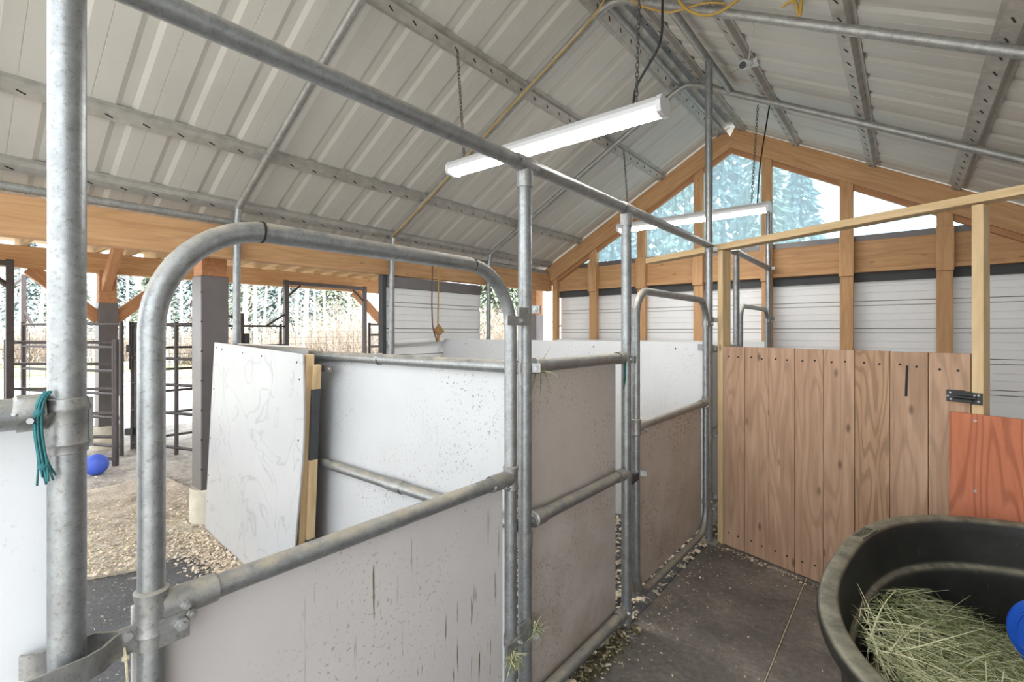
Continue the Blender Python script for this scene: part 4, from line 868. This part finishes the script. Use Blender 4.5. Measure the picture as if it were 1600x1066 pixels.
# wire fence beyond
b = MB(); p0 = Vector((-11.5, -3, 0)); p1 = Vector((-11.5, 12, 0))
for i in range(9): b.tube([p0+Vector((0,0,.2+.15*i)), p1+Vector((0,0,.2+.15*i))], .004, 5)
for i in range(76): b.tube([p0+(p1-p0)*(i/75)+Vector((0,0,.2)), p0+(p1-p0)*(i/75)+Vector((0,0,1.4))], .004, 5)
t = tag(obj('wire_fence', b, M['black_metal'], None, p0), 'thin wire mesh fence beyond the corral', 'fence')
for i in range(6): obj('fence_post', MB().cyl(p0+(p1-p0)*(i/5), p0+(p1-p0)*(i/5)+Vector((0,0,1.5)), .03, 8), M['bark_pale'], t, p0+(p1-p0)*(i/5))
tag(obj('blue_ball', MB().sphere((-6.15, 1.105, .095), .102, 28, 18), M['blue_ball'], None, (-6.2, 1.115, 0)), 'blue rubber ball lying in the paddock by the corral gate', 'ball')

# ------------------------------------------------------------------ trees
def bare_tree(x, y, h, r0, seed, label, mat='bark_pale'):
    r = random.Random(seed); lean = Vector((r.gauss(0,.03), r.gauss(0,.03), 0)); b = MB()
    P = [Vector((x, y, -.1)) + lean*h*q + Vector((r.gauss(0,.04)*q, r.gauss(0,.04)*q, h*q)) for q in [i/7 for i in range(8)]]
    b.tube(P, [r0*(1-.8*i/7) for i in range(8)], 8)
    for k in range(26):
        q = r.uniform(.12, .98); i = min(6, int(q*7)); p = P[i]+(P[i+1]-P[i])*(q*7-i); a = r.uniform(0, 2*PI); L = r.uniform(.6, 2.2)*(1.15-q)
        d = Vector((math.cos(a), math.sin(a), r.uniform(.2, .9))); e = p + d*L*.5; f = e + (d+Vector((r.gauss(0,.4), r.gauss(0,.4), .3)))*L*.5
        b.tube([p, e, f], [r0*.16, r0*.10, r0*.03], 4)
        for _ in range(4):
            g = e + (f-e)*r.random(); b.tube([g, g+Vector((r.gauss(0,.4), r.gauss(0,.4), r.gauss(.2,.3)))*L*.5], [r0*.05, .004], 3)
    tag(obj('bare_tree', b, M[mat], None, (x, y, 0), angle=180), label, 'tree', 'bare pale trees beyond the paddock')
def conifer(x, y, h, w, seed, label, mat='needle', group='evergreens beyond the paddock'):
    r = random.Random(seed); t = empty('evergreen_tree', (x, y, 0), label, 'tree', group)
    obj('trunk', MB().tube([(x, y, -.1), (x, y, h)], [w*.09, .02], 7), M['bark_dark'], t, (x, y, 0)); b = MB()
    for k in range(1500):
        q = r.random()**.8; z = h*(.06+.93*q); rad = w*(1-q)**.85*(.25+.75*r.random()**.5); a = r.uniform(0, 2*PI); p = Vector((x+math.cos(a)*rad, y+math.sin(a)*rad, z - rad*.25))
        o_ = Vector((math.cos(a), math.sin(a), -.45+r.gauss(0,.3))); s = Vector((-math.sin(a), math.cos(a), r.gauss(0,.4))); L = w*.16*r.uniform(.6,1.5)
        b.add([p-s*L*.35, p+o_*L, p+s*L*.35, p+Vector((0,0,L*.25))], [(0,1,3),(1,2,3)])
    obj('foliage', b, M[mat], t, (x, y, h/2), smooth=False)
def shrub(x, y, h, seed, label):
    r = random.Random(seed); b = MB()
    for k in range(150):
        p = Vector((x+r.gauss(0,h*.22), y+r.gauss(0,h*.22), -.05)); d = Vector((r.gauss(0,.35), r.gauss(0,.35), 1)); L = h*r.uniform(.5,1.1); e = p+d*L*.6
        b.tube([p, e, e+(d+Vector((r.gauss(0,.5), r.gauss(0,.5), -.1)))*L*.4], [.014, .010, .004], 3)
        for _ in range(2): g = p+(e-p)*r.uniform(.3,1); b.tube([g, g+Vector((r.gauss(0,.3), r.gauss(0,.3), .25))*L*.6], [.007, .003], 3)
    tag(obj('bare_shrub', b, M['twig'], None, (x, y, 0), angle=180), label, 'shrub', 'twiggy bare shrubs beyond the paddock')
k = 0
for px, dep, r0, h in ((380, 22, .14, 10), (400, 24, .11, 9), (411, 27, .08, 10), (463, 26, .10, 10), (477, 22, .14, 9), (492, 30, .08, 10), (513, 24, .07, 9), (28, 24, .13, 10), (60, 28, .12, 10), (150, 26, .08, 9), (200, 28, .09, 10), (265, 26, .10, 10), (284, 24, .09, 9), (305, 30, .12, 10), (435, 31, .10, 11), (545, 32, .10, 11), (90, 33, .12, 11), (785, 29, .09, 9)):
    x, y = ray_xy(px, dep); bare_tree(x, y, h, r0, 100+k, 'bare pale-trunked tree standing beyond the paddock'); k += 1
for px, dep, h, w, mt in ((392, 36, 9, 2.2, 'needle'), (436, 35, 8, 2.2, 'needle2'), (352, 38, 9, 2.2, 'needle2'), (528, 36, 8.5, 2.2, 'needle'), (300, 39, 9, 2.2, 'needle2'), (245, 38, 8, 2.2, 'needle'), (185, 40, 9, 2.2, 'needle2'), (40, 40, 10, 2.2, 'needle2'), (110, 41, 9, 2.2, 'needle'), (482, 40, 9, 2.2, 'needle2'), (772, 22, 5, 1.5, 'needle'), (792, 30, 6, 1.8, 'needle')):
    x, y = ray_xy(px, dep); conifer(x, y, h, w, 200+k, 'dark evergreen tree behind the bare trunks beyond the paddock', mt); k += 1
for px, dep, h, w, mt in ((945, 22, 10, 2.2, 'needle2'), (1010, 27, 14, 2.7, 'needle2'), (1072, 21, 12, 2.0, 'needle'), (1130, 27, 14, 2.7, 'needle2'), (1190, 21, 11.5, 2.0, 'needle'), (1250, 30, 13, 2.4, 'needle2')):
    x, y = ray_xy(px, dep); conifer(x, y, h, w, 300+k, 'tall evergreen tree seen through the translucent gable windows', mt, 'evergreens behind the gable'); k += 1
for px, dep, h in ((425, 17, 1.8), (560, 15, 2.2), (540, 19, 2.6), (505, 20, 2.0), (580, 20, 2.4), (455, 21, 1.9), (768, 17, 2.3), (795, 19, 2.4), (350, 22, 2.0), (300, 21, 1.8), (180, 23, 1.8), (100, 24, 2.1), (45, 21, 2.0)):
    x, y = ray_xy(px, dep); shrub(x, y, h, 400+k, 'twiggy bare shrub at the foot of the trees beyond the paddock'); k += 1

for o in bpy.data.objects:
    if '_w' in o: del o['_w']
